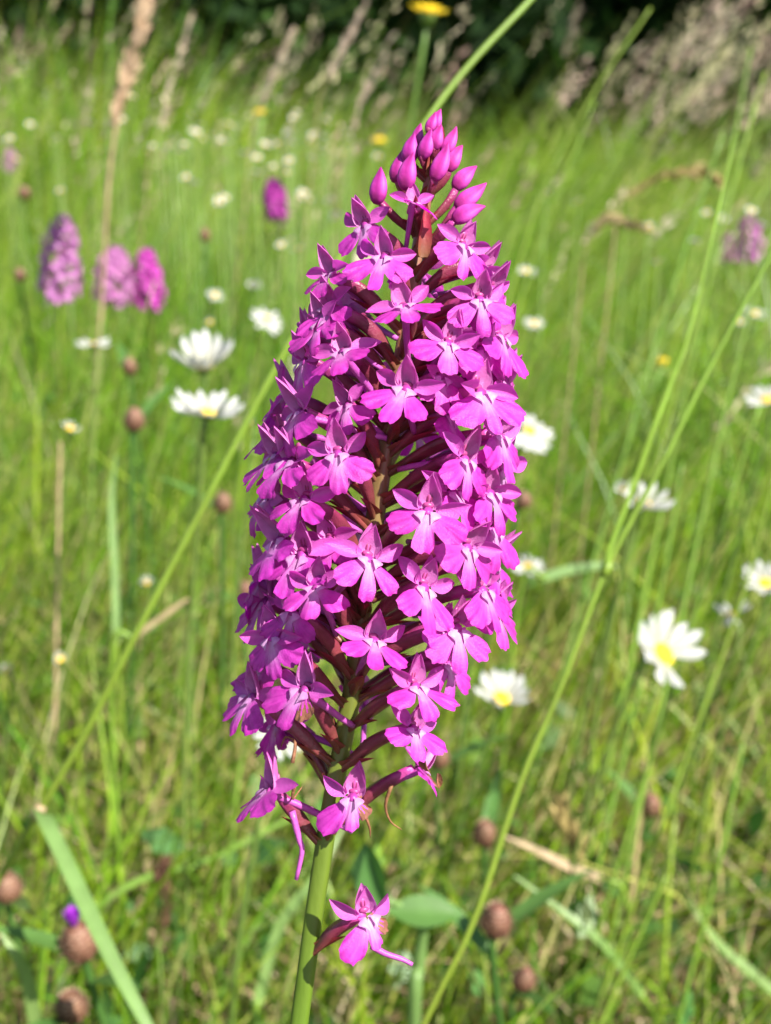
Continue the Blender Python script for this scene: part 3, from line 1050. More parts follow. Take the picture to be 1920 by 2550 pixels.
# fallen-out spur and dangling spur
for (pts, par) in (([(925, 2355), (960, 2375), (1000, 2388), (1027, 2402)], 0), ([(727, 2020), (745, 2090), (752, 2120), (738, 2190)], 1)):
    base = orchid
    path_ = spline([P(x, y, ax_d(y) - 0.0035) - BASE for x, y in pts], 10)
    v, f = tube(path_, [MMM * (0.44 - 0.018 * i) for i in range(11)], 8)
    obj('spur', make_mesh('loose_spur', v, f, M['spur'], pig=[0.7] * len(v)), orchid)
# withered tendrils
for pts in ([(905, 2020), (920, 2060), (922, 2085)], [(975, 1955), (960, 2005), (972, 2045), (1000, 2066)], [(728, 1900), (735, 1850), (712, 1835), (700, 1860)],
            [(735, 1950), (728, 1990), (752, 1960)]):
    d0 = ax_d(pts[0][1]) - 0.004
    path_ = spline([P(x, y, d0 + 0.0008 * i) - BASE for i, (x, y) in enumerate(pts)], 9)
    v, f = tube(path_, [MMM * (0.26 - 0.022 * i) for i in range(10)], 6)
    obj('withered_tip', make_mesh('withered_tip', v, f, M['wither'], pig=[0.6] * len(v)), orchid)
# withered shreds on the oldest flowers
for j, (x, y, s) in enumerate(((1056, 1888, 1.0), (1088, 1925, 0.9))):
    lv, lf, lt = leaf(2.0 * s, 0.8 * s, 6, 4, cup=1.1, bend=0.35 if j % 2 else -0.4, a=0.6, b=0.6, base=0.7, wav=0.12, seed=j)
    mt = frame(P(x, y, ax_d(y) - 0.0062) - BASE, TOCAM + SIDE * (0.5 if j % 2 else -0.6), AXIS_UP * -1 + SIDE * (0.5 - 0.4 * j))
    obj('withered_tip', make_mesh('withered_tip', [mt @ (Vector(q) * MMM) for q in lv], lf, M['wither'], pig=lt), orchid)


# buds
def bud_mesh(seed, L=4.6, W=1.9):
    r = random.Random(seed)
    pts, rads = [], []
    n = 14
    cur = r.uniform(-0.3, 0.3)
    for i in range(n + 1):
        t = i / n
        pts.append(Vector((cur * math.sin(t * 2.4), L * t, 0)) * MMM)
        rads.append(MMM * W / 2 * float(np.interp(t, [0, 0.08, 0.25, 0.45, 0.65, 0.82, 0.93, 1.0], [0.38, 0.70, 0.98, 0.97, 0.76, 0.44, 0.22, 0.06])))
    v, f = tube(pts, rads, 18, ridge=0.15, nridge=3, twist=0.5)
    return make_mesh('bud', v, f, M['bud'], pig=[0.95 * (1 - abs(0.55 - (k // 18) / n) * 1.2) * (0.70 + 0.30 * math.cos(3 * 2 * math.pi * (k % 18) / 18 + 0.5 * (k // 18) / n)) for k in range(len(v))])


BUDS = [bud_mesh(s, 3.7 + 0.3 * (s % 3), 1.82 + 0.16 * (s % 2)) for s in range(4)]
BUD = [  # centre px, tilt in the picture (deg, + right), scale, az
    (1075, 300, 0, 0.72, -20), (1092, 297, 4, 0.68, 40), (1083, 318, 2, 0.7, 170), (1093, 338, 2, 0.85, 10), (1062, 352, -4, 1.0, -35), (1046, 340, -6, 0.8, -120), (1119, 350, 8, 0.88, 60),
    (1028, 365, -6, 1.0, -75), (992, 410, -6, 1.05, -95), (1022, 424, -4, 1.12, -25), (1096, 402, 2, 1.1, 12), (1137, 390, 18, 1.0, 70),
    (941, 455, -14, 1.18, -60), (1163, 442, 30, 1.0, 95), (1172, 484, 34, 1.12, 60),
]
for j, (px, py, tl, sc, az) in enumerate(BUD):
    a = R_(az)
    tip_dir = (AXIS_UP * math.cos(R_(tl + 8)) + SIDE * math.sin(R_(tl + 8)) + TOCAM * 0.22 * math.cos(a)).normalized()
    Rm = 30 + 70 * max(0, (py - 300) / 180)
    dep = ax_d(py) - math.cos(a) * Rm * ax_d(py) / FPX
    ctr = P(px, py, dep)
    bb = ctr - tip_dir * (0.0021 * sc) - BASE
    mt = frame(bb, TOCAM + SIDE * 0.2 * math.sin(a), tip_dir)
    y_ = mt.to_3x3() @ Vector((0, 1, 0))
    mt = mt @ Matrix.Scale(sc, 4)
    b = obj('bud', BUDS[j % 4], orchid)
    b.matrix_basis = mt
    Minv = mt.inverted()
    dyb = 60 + 95 * max(0, (py - 300) / 180)
    A = ax_p(py + dyb) - BASE
    ctrl = A.lerp(bb, 0.55) + AXIS_UP * 0.0006 + SIDE * (0.0007 * math.sin(a)) + TOCAM * 0.0006 * math.cos(a)
    obj('ovary', ovary_mesh(A, ctrl, bb + tip_dir * 0.0006, Minv, r=0.62, name='ovary'), b)
    out = (SIDE * math.sin(a) + TOCAM * math.cos(a)).normalized()
    bract_part(A, ((ctrl - A).normalized() + out * 0.12).normalized(), out, Minv, b, L=(2.2 + 3.0 * max(0, (py - 300) / 180)), seed=j)
# pale bud lying low on the right and reddish bracts standing up
b = obj('bud', BUDS[1], orchid)
b.matrix_basis = frame(P(1128, 552, ax_d(540) - 0.0035) - BASE, TOCAM, SIDE * 0.9 + AXIS_UP * 0.55) @ Matrix.Scale(1.05, 4)
A = ax_p(640) - BASE
Bq = P(1132, 550, ax_d(540) - 0.0035) - BASE
obj('ovary', ovary_mesh(A, A.lerp(Bq, 0.5) - AXIS_UP * 0.0004, Bq, b.matrix_basis.inverted(), r=0.75, name='ovary'), b)
for (px, py, L, tl, dz) in ((1047, 640, 5.5, -3, 0.006), (1040, 640, 4.5, 2, 0.004), (1066, 440, 4.0, 3, 0.002), (1078, 420, 4.2, 6, 0.001)):
    lv, lf, lt = leaf(L * 1.2, 1.7, 8, 2, cup=0.6, a=0.5, b=0.8, base=0.9)
    dr = AXIS_UP * math.cos(R_(tl)) + SIDE * math.sin(R_(tl))
    mt = frame(P(px, py, ax_d(py) - dz * 0.5) - BASE, TOCAM + SIDE * 0.4, dr)
    obj('bract', make_mesh('bract', [mt @ (Vector(q) * MMM) for q in lv], lf, M['bract'], pig=[0.4 + 0.6 * min(1, t * 2) for t in lt]), orchid)


# ------------------------------------------------------------------ orchids standing in the meadow behind
def far_spike(seed, L, W, mat):
    r = random.Random(seed)
    mb = MB()
    lv0, lf0, lt0 = leaf(0.0052, 0.0034, 3, 2, cup=0.2, a=0.7, b=0.7, base=0.5)
    n = 78
    for k in range(n):
        t = min(1, max(-0.10, k / n + r.uniform(-0.05, 0.05)))
        a = k * 2.39996 + r.uniform(-0.3, 0.3)
        prof = float(np.interp(t, [-0.1, 0.0, 0.1, 0.35, 0.7, 0.9, 1.0], [0.35, 0.6, 0.95, 1.0, 0.85, 0.5, 0.16])) * r.uniform(0.8, 1.15)
        c = Vector((W / 2 * prof * math.cos(a), W / 2 * prof * math.sin(a), L * t))
        nrm = Vector((math.cos(a), math.sin(a), 0.15))
        for q in range(6):
            fm = frame(c * 0.86 if q else c * 0.84, nrm, (0, 0, 1)) @ Matrix.Rotation(q * 1.047 + r.uniform(-0.2, 0.2), 4, 'Z') @ Matrix.Rotation(0.45 + r.uniform(-0.2, 0.2), 4, 'X')
            fm.translation.z = c.z
            mb.add(xf(lv0, fm @ Matrix.Scale(0.75 + 0.35 * prof, 4)), lf0, [0.15 + 0.75 * (1 - tt) * r.uniform(0.6, 1) for tt in lt0])
        if k % 2 == 0:
            mb.add(*tube([(0, 0, L * t - 0.003), c * 0.9 if t > 0 else c], 0.0006, 4), pig=0.0)
    return mb.mesh('flower_spike', mat)


FSP = [far_spike(5, 0.062, 0.030, M['fspike']), far_spike(6, 0.045, 0.030, M['fspike']), far_spike(7, 0.046, 0.023, M['fspike_deep']), far_spike(8, 0.040, 0.024, M['fspike_deep'])]
FAR_ORCH = [  # bottom-of-spike px, depth, mesh, lean, label
    (146, 745, 0.93, 0, 0.10, 'pale magenta orchid with the longest spike among the grass behind the tall one'),
    (282, 758, 0.98, 1, 0.08, 'pale pink orchid with a short broad spike crowded against a deeper one'),
    (372, 766, 1.00, 2, 0.02, 'deep magenta slim orchid crowded against a paler pink one'),
    (694, 545, 1.26, 3, 0.06, 'small deep magenta orchid standing alone far back in the grass'),
    (1862, 645, 1.3, 1, 0.03, 'pale pink orchid seen through the tall leaning grass stems'),
    (1812, 650, 1.45, 1, -0.05, 'small pale orchid half hidden beside another behind leaning grass stems'),
    (22, 425, 1.75, 1, 0.1, 'tiny pink orchid in the far grass among many white daisies'),
]
for j, (px, py, d, k, ln, lab) in enumerate(FAR_ORCH):
    c = P(px, py, d)
    base = Vector((c.x - ln * c.z, c.y, 0.0))
    e = empty('orchid', base)
    tag(e, lab, 'orchid', 'orchids in the meadow behind')
    s = obj('flower_spike', FSP[k], e)
    s.location = c - base
    s.rotation_euler = (0.05, ln + 0.06, j * 1.1)
    s.scale = (1, 1, 1) if j < 5 else (0.7, 0.7, 0.7)
    up = Vector((math.sin(ln + 0.06), 0, math.cos(ln + 0.06)))
    pth = spline([Vector((0, 0, -0.01)), (c - base) * 0.5 + Vector((0.004, 0, 0)), c - base, c - base + up * 0.03], 12)
    v, f = tube(pth, [0.0018 - 0.0007 * i / 12 for i in range(13)], 6)
    obj('stem', make_mesh('stem', v, f, M['stem'], pig=[0.2 + 0.3 * (q.z / 0.3) for q in v]), e)
# two loose lower florets of the pale orchid
fl_ = FAR_ORCH[0]


# ------------------------------------------------------------------ daisies
def petal_mesh(seed):
    lv, lf, lt = leaf(1.0, 0.35, 6, 4, cup=-0.30, bend=-0.06 + 0.04 * (seed % 3), a=1.35, b=0.5, base=0.55, wav=0.02, seed=seed)
    return make_mesh('petal', lv, lf, M['petal'], pig=lt)


def disc_mesh():
    v, f, p = [], [], []
    for i in range(7):
        for j in range(16):
            a, b = math.pi / 2 * i / 6, 2 * math.pi * j / 16
            v.append((math.sin(a) * math.cos(b), math.sin(a) * math.sin(b), 0.42 * math.cos(a) - 0.12 * (i == 0)))
            p.append(0.9 if i > 2 else 0.2)
    for i in range(6):
        for j in range(16):
            j2 = (j + 1) % 16
            f.append((i * 16 + j, (i + 1) * 16 + j, (i + 1) * 16 + j2, i * 16 + j2))
    return make_mesh('disc', v, f, M['disc'], pig=p)


def cup_mesh():
    v, f = tube([(0, 0, -0.75), (0, 0, -0.6), (0, 0, -0.3), (0, 0, 0.02)], [0.18, 0.55, 0.9, 1.0], 14)
    return make_mesh('calyx', v, f, M['dstem'], pig=[0.2] * len(v))


PET = [petal_mesh(s) for s in range(5)]
DISC, CUP = disc_mesh(), cup_mesh()


def daisy(px, py, d, dia, facing, label, lift=0.0, gaps=(), npet=19, group='daisies in the meadow', seed=0, discr=0.26, down=()):
    """facing: (right, towards the camera, up); lift: how far the petals stand up from the disc plane (deg)."""
    r = random.Random(seed * 13 + 5)
    npet = max(9, int(npet * 0.84))
    c = P(px, py, d)
    n = Vector((facing[0], -facing[1], facing[2])).normalized()
    base = Vector((c.x - 0.03 * n.x - 0.02, c.y + 0.02, 0.0))
    e = empty('daisy', base)
    tag(e, label, 'daisy', group)
    fm = frame(c - base, n, (0.1, 0.3, 1) if abs(n.z) < 0.9 else (0, 1, 0.1))
    R1 = dia / 2
    dr = R1 * discr
    o = obj('disc', DISC, e)
    o.matrix_basis = fm @ Matrix.Scale(dr, 4)
    o = obj('calyx', CUP, e)
    o.matrix_basis = fm @ Matrix.Scale(dr * 0.95, 4)
    for k in range(npet):
        if k in gaps:
            continue
        a = 2 * math.pi * k / npet + r.uniform(-0.06, 0.06)
        lf_ = lift + r.uniform(-12, 12) - (55 if k in down else 0)
        pm = (fm @ Matrix.Rotation(a, 4, 'Z') @ Matrix.Translation((0, dr * 0.82, dr * 0.05 - 0.0001 * (k % 3)))
              @ Matrix.Rotation(R_(lf_), 4, 'X') @ Matrix.Rotation(r.uniform(-0.2, 0.2), 4, 'Y') @ Matrix.Scale((R1 - dr * 0.8) * r.uniform(0.9, 1.06), 4))
        o = obj('petal', PET[k % 5], e)
        o.matrix_basis = pm
    top = c - base - n * (dr * 0.6)
    pth = spline([Vector((0, 0, -0.008)), Vector((top.x * 0.25, top.y * 0.3, top.z * 0.55)), top - n * 0.012, top], 14)
    v, f = tube(pth, [0.0011 - 0.0002 * i / 14 for i in range(15)], 6)
    obj('stem', make_mesh('stem', v, f, M['dstem'], pig=[0.5] * len(v)), e)


DAISY = [
    (505, 912, 0.47, 0.034, (0.02, 0.10, 1.0), 'white daisy with upright petals and a gap in its ring, seen side-on', 52, (3, 4, 15), 19, 0.26, ()),
    (516, 1030, 0.40, 0.027, (0.16, 0.02, 1.0), 'wide flat white daisy seen edge-on with petals raised at one end', 26, (), 21, 0.26, ()),
    (232, 857, 0.70, 0.021, (0.05, -0.05, 1.0), 'small white daisy seen edge-on below the paired pink orchids', 12, (), 17, 0.25, ()),
    (665, 795, 0.72, 0.022, (0.5, 0.45, 0.8), 'white daisy tilted sideways close behind the spike', 0, (), 17, 0.22, ()),
    (1320, 1072, 0.52, 0.025, (0.35, 0.45, 0.85), 'white daisy half hidden behind the magenta flower spike', -6, (2, 3), 17, 0.22, ()),
    (1604, 1256, 0.50, 0.025, (0.15, 0.22, 1.0), 'white daisy crossed by two green grass stems', 38, (4, 13), 18, 0.25, ()),
    (1316, 1410, 0.66, 0.019, (0.0, 0.32, 1.0), 'small flat white daisy alone in the green grass', 4, (), 17, 0.28, ()),
    (1652, 1628, 0.45, 0.036, (0.42, 0.46, 0.62), 'large white daisy turned to show its bright yellow centre', 30, (8, 9, 10), 19, 0.26, ()),
    (1248, 1738, 0.48, 0.026, (0.12, 0.22, 0.95), 'white daisy facing up with pale yellow centre beside the spike', 42, (8, 9), 18, 0.28, ()),
    (1818, 1530, 0.52, 0.021, (-0.2, -0.35, 0.9), 'greyish daisy seen from behind with missing petals', 30, (2, 3, 4, 5, 8, 9, 12, 13), 17, 0.28, (6, 7)),
    (1905, 1452, 0.50, 0.022, (-0.2, 0.35, 0.9), 'white daisy with raised petals near the daisy turned away', 35, (), 17, 0.26, ()),
    (1908, 995, 0.55, 0.020, (-0.3, 0.3, 0.9), 'small white daisy behind the leaning grass stems', 20, (), 17, 0.26, ()),
    (695, 1832, 0.36, 0.016, (0.25, 0.4, 0.9), 'yellow-centred daisy peeping out from behind the lower flowers', -5, (), 15, 0.4, ()),
    (365, 1452, 0.62, 0.009, (0.0, 0.3, 1.0), 'tiny white daisy just opening beside the long green stalk', 45, (), 12, 0.3, ()),
    (175, 1066, 0.66, 0.012, (0.3, 0.2, 1.0), 'small cream daisy with few petals low in the grass', 20, (3, 4, 5, 9, 10), 13, 0.35, ()),
    (535, 735, 0.85, 0.013, (0.4, 0.5, 0.8), 'small white daisy tilted in the grass behind the larger ones', 10, (), 13, 0.26, ()),
    (632, 708, 0.95, 0.013, (0.1, 0.4, 1.0), 'small round white daisy high in the grass behind', 10, (), 13, 0.26, ()),
    (523, 803, 0.80, 0.007, (0.1, 0.5, 1.0), 'tiny pale daisy bud above the upright daisy', 55, (), 11, 0.4, ()),
    (1310, 675, 1.0, 0.018, (0.1, 0.3, 1.0), 'blurred white daisy beside the upper part of the spike', 10, (), 15, 0.26, ()),
    (1330, 805, 0.9, 0.017, (0.1, 0.4, 1.0), 'blurred white daisy further down beside the upper spike', 10, (), 15, 0.26, ()),
    (1880, 780, 0.95, 0.018, (0.1, 0.3, 1.0), 'blurred flat white daisy below the pale orchid behind grass stems', 8, (), 15, 0.26, ()),
    (1842, 800, 0.95, 0.011, (0.0, 0.5, 0.9), 'blurred small round daisy beside a flatter one below the pale orchid', 10, (), 13, 0.26, ()),
    (1550, 1218, 0.47, 0.008, (-0.5, 0.5, 0.6), 'small closed white daisy bud beside the grass stem', 60, (), 11, 0.3, ()),
    (620, 1052, 0.52, 0.006, (0.0, 0.5, 0.8), 'tiny white daisy bud touching the end of the wide flat daisy', 55, (), 10, 0.3, ()),
    (15, 1670, 0.55, 0.008, (0.0, 0.4, 1.0), 'tiny white bud low in the grass near the long stalk', 50, (), 10, 0.3, ()),
    (150, 1642, 0.55, 0.008, (0.0, 0.4, 1.0), 'tiny cream bud low in the grass beside a white one', 50, (), 10, 0.4, ()),
]
for j, (px, py, d, dia, fc, lab, lift, gaps, npet, dr, down) in enumerate(DAISY):
    daisy(px, py, d, dia, fc, lab, lift, gaps, npet, seed=j, discr=dr, down=down)


# distant daisies, seen only as small pale dots
def small_head(seed):
    mb = MB()
    r = random.Random(seed)
    lv0, lf0, _ = leaf(0.0058, 0.0032, 2, 2, cup=-0.1, a=1.3, b=0.5, base=0.6)
    for k in range(11):
        mt = Matrix.Rotation(k * 0.571, 4, 'Z') @ Matrix.Translation((0, 0.0022, 0)) @ Matrix.Rotation(r.uniform(0, 0.5), 4, 'X')
        mb.add(xf(lv0, mt), lf0, 0.8, 0)
    v, f = tube([(0, 0, -0.001), (0, 0, 0.0009), (0, 0, 0.0013)], [0.0022, 0.0026, 0.001], 8)
    mb.add(v, f, 0.5, 1)
    return mb.mesh('flower_head', [M['petal'], M['disc']])


SMH = [small_head(s) for s in range(3)]
fv, ff_ = tube([(0, 0, -1.0), (0.0, 0, -0.5), (0, 0, 0)], [0.0012, 0.001, 0.0008], 5)
SSTEM = make_mesh('stem', fv, ff_, M['dstem'], pig=[0.4] * len(fv))
far = [(60, 150), (10, 165), (32, 170), (75, 160), (120, 225), (8, 310), (25, 345), (75, 310), (140, 340), (225, 305), (270, 305), (290, 335), (310, 300), (330, 240), (410, 315), (395, 300),
       (425, 350), (470, 305), (480, 325), (490, 330), (460, 360), (410, 370), (445, 375), (250, 375), (365, 375), (150, 475), (545, 500), (40, 395), (590, 315), (580, 275), (620, 380), (640, 392),
       (550, 350), (560, 340), (680, 350), (725, 355), (735, 320), (720, 315), (740, 280), (815, 300), (790, 330), (810, 340), (800, 365), (720, 400), (680, 415), (715, 430), (640, 430), (870, 345),
       (860, 365), (850, 380), (940, 390), (755, 480), (770, 495), (820, 500), (835, 545), (740, 620), (700, 610), (545, 505), (870, 330), (780, 395), (485, 455), (565, 330), (770, 350), (660, 360),
       (505, 345), (475, 285), (1360, 480), (1440, 500), (1760, 530), (1800, 545), (1870, 525), (1900, 560), (1730, 600), (1640, 650), (1560, 555), (1615, 565)]
far = far + [(x + 23 * math.sin(7.1 * i), y + 14 * math.cos(3.3 * i)) for i, (x, y) in enumerate(far) if i % 2 == 0 and x < 960]
for j, (x, y) in enumerate(far):
    d = float(np.interp(y, [140, 300, 420, 620], [2.5, 1.6, 1.25, 0.95])) * (0.92 + 0.16 * ((j * 37) % 10) / 10)
    c = P(x, y, d)
    if c.z < 0.1:
        continue
    e = empty('daisy', (c.x, c.y, 0))
    h = obj('flower_head', SMH[j % 3], e)
    h.location = (0, 0, c.z)
    h.rotation_euler = (0.35 + 0.3 * ((j * 7) % 5) / 5, 0.3 * ((j * 3) % 5 - 2) / 2, j)
    h.scale = [0.62 + 0.3 * ((j * 5) % 4) / 4] * 3
    s = obj('stem', SSTEM, e)
    s.location = (0, 0, c.z)
    s.scale = (1, 1, c.z + 0.004)
    tag(e, 'tiny blurred white daisy far off in the long grass', 'daisy', 'distant daisies in the long grass')


# yellow hawkbit-like flowers
def yellow_flower(px, py, d, dia, label, facing, seed):
    r = random.Random(seed)
    c = P(px, py, d)
    n = Vector((facing[0], -facing[1], facing[2])).normalized()
    base = Vector((c.x - 0.03, c.y + 0.01, 0))
    e = empty('yellow_flower', base)
    tag(e, label, 'flower', 'yellow flowers in the meadow')
    fm = frame(c - base, n, (0.1, 0.2, 1))
    mb = MB()
    lv0, lf0, lt0 = leaf(1.0, 0.2, 4, 2, a=1.4, b=0.4, base=0.7)
    for k in range(40):
        ring = 0.45 + 0.55 * (k % 3) / 2
        mt = fm @ Matrix.Rotation(k * 2.4, 4, 'Z') @ Matrix.Rotation(R_(8 + 35 * (1 - ring)), 4, 'X') @ Matrix.Scale(dia / 2 * ring, 4)
        mb.add(xf(lv0, mt), lf0, lt0)
    obj('flower_head', mb.mesh('flower_head', M['yellow']), e)
    v, f = tube([c - base - n * dia * 0.35, c - base - n * dia * 0.18, c - base + n * 0.0005], [dia * 0.08, dia * 0.2, dia * 0.22], 10)
    obj('calyx', make_mesh('calyx', v, f, M['dstem'], pig=[0.3] * len(v)), e)
    pth = spline([Vector((0, 0, -0.01)), Vector((0.004, 0, (c - base).z * 0.6)), c - base - n * dia * 0.3], 10)
    v, f = tube(pth, [0.0017] * 11, 6)
    obj('stem', make_mesh('stem', v, f, M['stalk'], pig=[0.8] * len(v)), e)


yellow_flower(1068, 28, 1.15, 0.040, 'bright yellow flower on a green stalk before the dark thicket', (0.15, 0.25, 1.0), 1)
yellow_flower(648, 280, 2.1, 0.026, 'small yellow flower among the distant white daisies', (0, 0.3, 1), 2)
yellow_flower(1652, 900, 0.85, 0.009, 'tiny orange-yellow flower low in the green grass', (0, 0.5, 1), 3)
yellow_flower(945, 350, 2.0, 0.026, 'pale yellow flower just behind the top buds', (0.1, 0.4, 1), 4)


# ------------------------------------------------------------------ knapweed
SCALE_LEAF = leaf(1.0, 0.95, 4, 2, cup=-0.35, bend=0.30, a=0.75, b=0.6, base=0.8)


def knap_scale():
    v, f, t = SCALE_LEAF
    return make_mesh('bract', v, f, M['bracts'], pig=[0.15 + 0.85 * q for q in t])


KSC = knap_scale()


def knapweed(px, py, d, W, H, label, lean=(0.0, 0.0), tuft=False, leaves=2, seed=0, base_off=(0, 0.01), stem_r=0.0013):
    r = random.Random(seed + 77)
    c = P(px, py, d)
    up = Vector((lean[0], lean[1], 1)).normalized()
    base = Vector((c.x + base_off[0], c.y + base_off[1], 0))
    e = empty('knapweed', base)
    tag(e, label, 'flower bud', 'knapweed buds in the meadow')
    q0 = c - base - up * (H / 2)
    fm = frame(q0, up, (0, 1, 0.1))
    prof = [(0.0, 0.35), (0.08, 0.72), (0.3, 1.0), (0.55, 0.98), (0.8, 0.72), (0.95, 0.45), (1.0, 0.30)]
    pts = [fm @ Vector((0, 0, H * t)) for t, _ in prof]
    v, f = tube(pts, [W / 2 * 0.94 * s for _, s in prof], 16)
    core = obj('bud', make_mesh('bud', v, f, M['bracts'], pig=[0.25] * len(v)), e)
    rows = 7
    for i in range(rows):
        t = 0.06 + 0.80 * i / rows
        rr = W / 2 * float(np.interp(t, [a for a, _ in prof], [b for _, b in prof]))
        nn = 11 if 0 < i < rows - 2 else 8
        for k in range(nn):
            a = 2 * math.pi * (k + 0.5 * (i % 2)) / nn
            o_ = Vector((math.cos(a), math.sin(a), 0))
            slope_ = float(np.interp(t, [0, 0.3, 0.6, 1.0], [0.75, 0.2, -0.3, -0.75]))
            dv = (Vector((0, 0, 1)) + o_ * slope_).normalized()
            mt = fm @ frame(o_ * rr * 0.95 + Vector((0, 0, H * t)), o_ - dv * o_.dot(dv), dv) @ Matrix.Scale(W * 0.30, 4)
            s = obj('bract', KSC, core)
            s.matrix_basis = mt
    if tuft:
        mb = MB()
        lv0, lf0, lt0 = leaf(1.0, 0.12, 4, 2, a=1.2, b=0.4, base=0.8)
        for k in range(46):
            mt = fm @ Matrix.Translation((0, 0, H * 0.93)) @ Matrix.Rotation(k * 2.4, 4, 'Z') @ Matrix.Rotation(R_(90 - 26 * math.sqrt(k / 46)), 4, 'X') @ Matrix.Scale(W * 0.75 * r.uniform(0.7, 1), 4)
            mb.add(xf(lv0, mt), lf0, lt0)
        obj('tuft', mb.mesh('tuft', M['tuft']), e)
    pth = spline([Vector((0, 0, -0.008)), q0 * 0.5 + Vector((0.003, 0.003, 0)), q0 - up * 0.01, q0 + up * 0.0008], 12)
    v, f = tube(pth, [stem_r] * 13, 7, ridge=0.1)
    obj('stem', make_mesh('stem', v, f, M['forb'], pig=[0.6] * len(v)), e)
    for k in range(leaves):
        a = k * 2.2 + seed + 0.3
        lv, lf, lt = leaf(0.030 + 0.012 * r.random(), 0.0065, 8, 2, fold=0.3, bend=-0.15, a=0.7, b=0.8, base=0.4)
        pz = pth[-2 - 3 * k]
        mt = frame(pz, Vector((-0.6 * math.cos(a), -0.6 * math.sin(a), 0.8)), Vector((math.cos(a), math.sin(a), 0.55)))
        obj('leaf', make_mesh('leaf', xf(lv, mt), lf, M['forb'], pig=[0.8] * len(lv)), e)


KN = [
    (1236, 2292, 0.385, 0.0100, 0.0116, 'plump brown knapweed bud on a stout stem beside the long leaning stalk', (0.04, -0.05), False, 3, (0.01, 0.02)),
    (1208, 2075, 0.50, 0.0098, 0.0115, 'brown knapweed bud in the grass just above a plumper one', (0.0, -0.05), False, 1, (0, 0.01)),
    (1620, 2005, 0.56, 0.0095, 0.0110, 'round reddish brown knapweed bud alone in the bright grass', (0.05, 0.0), False, 2, (0.0, 0.01)),
    (198, 2345, 0.345, 0.0105, 0.0122, 'brown knapweed bud opening with a purple tuft', (-0.10, -0.1), True, 2, (0.012, 0.02)),
    (178, 2508, 0.375, 0.0098, 0.0106, 'brown knapweed bud below the one with a purple tuft', (0.0, -0.1), False, 1, (0, 0.01)),
    (18, 2212, 0.42, 0.0100, 0.0110, 'brown knapweed bud low beside the folded grass leaf', (0.0, 0.0), False, 1, (0, 0.01)),
    (1095, 1885, 0.50, 0.0080, 0.0105, 'slim brown knapweed bud peeping from behind the lower flowers', (0.1, 0.0), False, 1, (0, 0.02)),
    (334, 1045, 0.60, 0.0098, 0.0120, 'brown knapweed bud on a pale bent stalk under the upright daisy', (0.15, 0.0), False, 1, (-0.03, 0.0)),
    (322, 912, 0.74, 0.0085, 0.0110, 'dull reddish knapweed bud under the deep magenta slim orchid', (0.0, 0.0), False, 1, (0, 0.01)),
    (555, 1252, 0.60, 0.0085, 0.0105, 'brown knapweed bud beside the spike at its left edge', (0.1, 0.0), False, 1, (-0.02, 0.01)),
    (1302, 1246, 0.58, 0.0080, 0.0080, 'small round pale brown knapweed bud on a slanting stalk by the spike', (0.3, 0.0), False, 0, (-0.05, 0.01)),
    (1305, 2440, 0.44, 0.0085, 0.0095, 'small dull brown knapweed bud low under the plump one', (0.3, 0.0), False, 1, (0, 0.01)),
    (710, 1690, 0.55, 0.0085, 0.0105, 'reddish knapweed bud glimpsed through the lower flower spike', (0.0, 0.0), False, 0, (0, 0.01)),
    (610, 1470, 0.60, 0.0075, 0.0100, 'dark brown knapweed bud behind the lower flowers of the spike', (0.2, 0.0), False, 0, (0, 0.01)),
    (510, 585, 1.05, 0.008, 0.012, 'dark brown knapweed bud far back below the lone deep magenta orchid', (0.0, 0.0), False, 0, (0, 0.01)),
    (60, 480, 1.35, 0.013, 0.014, 'brown knapweed bud among the distant white daisies', (0.2, 0.0), False, 0, (0, 0.01)),
    (50, 685, 0.95, 0.009, 0.011, 'faded brown knapweed bud beside the longest pale orchid spike', (0.0, 0.0), False, 0, (0, 0.01)),
]
for j, (px, py, d, W, H, lab, ln, tf, lv, bo) in enumerate(KN):
    knapweed(px, py, d, W, H, lab, ln, tf, lv, seed=j, base_off=bo)


# ------------------------------------------------------------------ single grass stalks and blades that stand out
def to_ground(pts):
    a, b = pts[-2], pts[-1]
    d = (b - a).normalized()
    if d.z > -0.35:
        d = (d + Vector((0, 0, -0.6))).normalized()
    t = b.z / -d.z
    return pts + [b + d * t * 0.6 + Vector((0, 0, -0.12 * t)) * 0, b + d * t + Vector((0, 0, -0.006))]


def stalk(name, pix, label, width, mat, pig=0.5, cat='grass stalk', group=None, ground_=True, taper=0.7, sides=8, rooty=None):
    pts = [P(x, y, d) for x, y, d in pix]
    if ground_:
        pts = to_ground(pts)
    base = pts[-1].copy() if ground_ else pts[-1].copy()
    e = empty(name, Vector((base.x, base.y, 0)) if ground_ else base)
    tag(e, label, cat, group)
    org = e.location.copy()
    pth = spline([p - org for p in pts], 10 * (len(pts) - 1))
    n = len(pth)
    v, f = tube(pth, [width / 2 * (taper + (1 - taper) * min(1, i / (n * 0.6))) for i in range(n)], sides)
    pg = pig if hasattr(pig, '__len__') else [pig, pig]
    obj('culm', make_mesh('culm', v, f, M[mat], pig=[pg[0] + (pg[1] - pg[0]) * (k // sides) / n for k in range(len(v))]), e)
    return e, org, pth


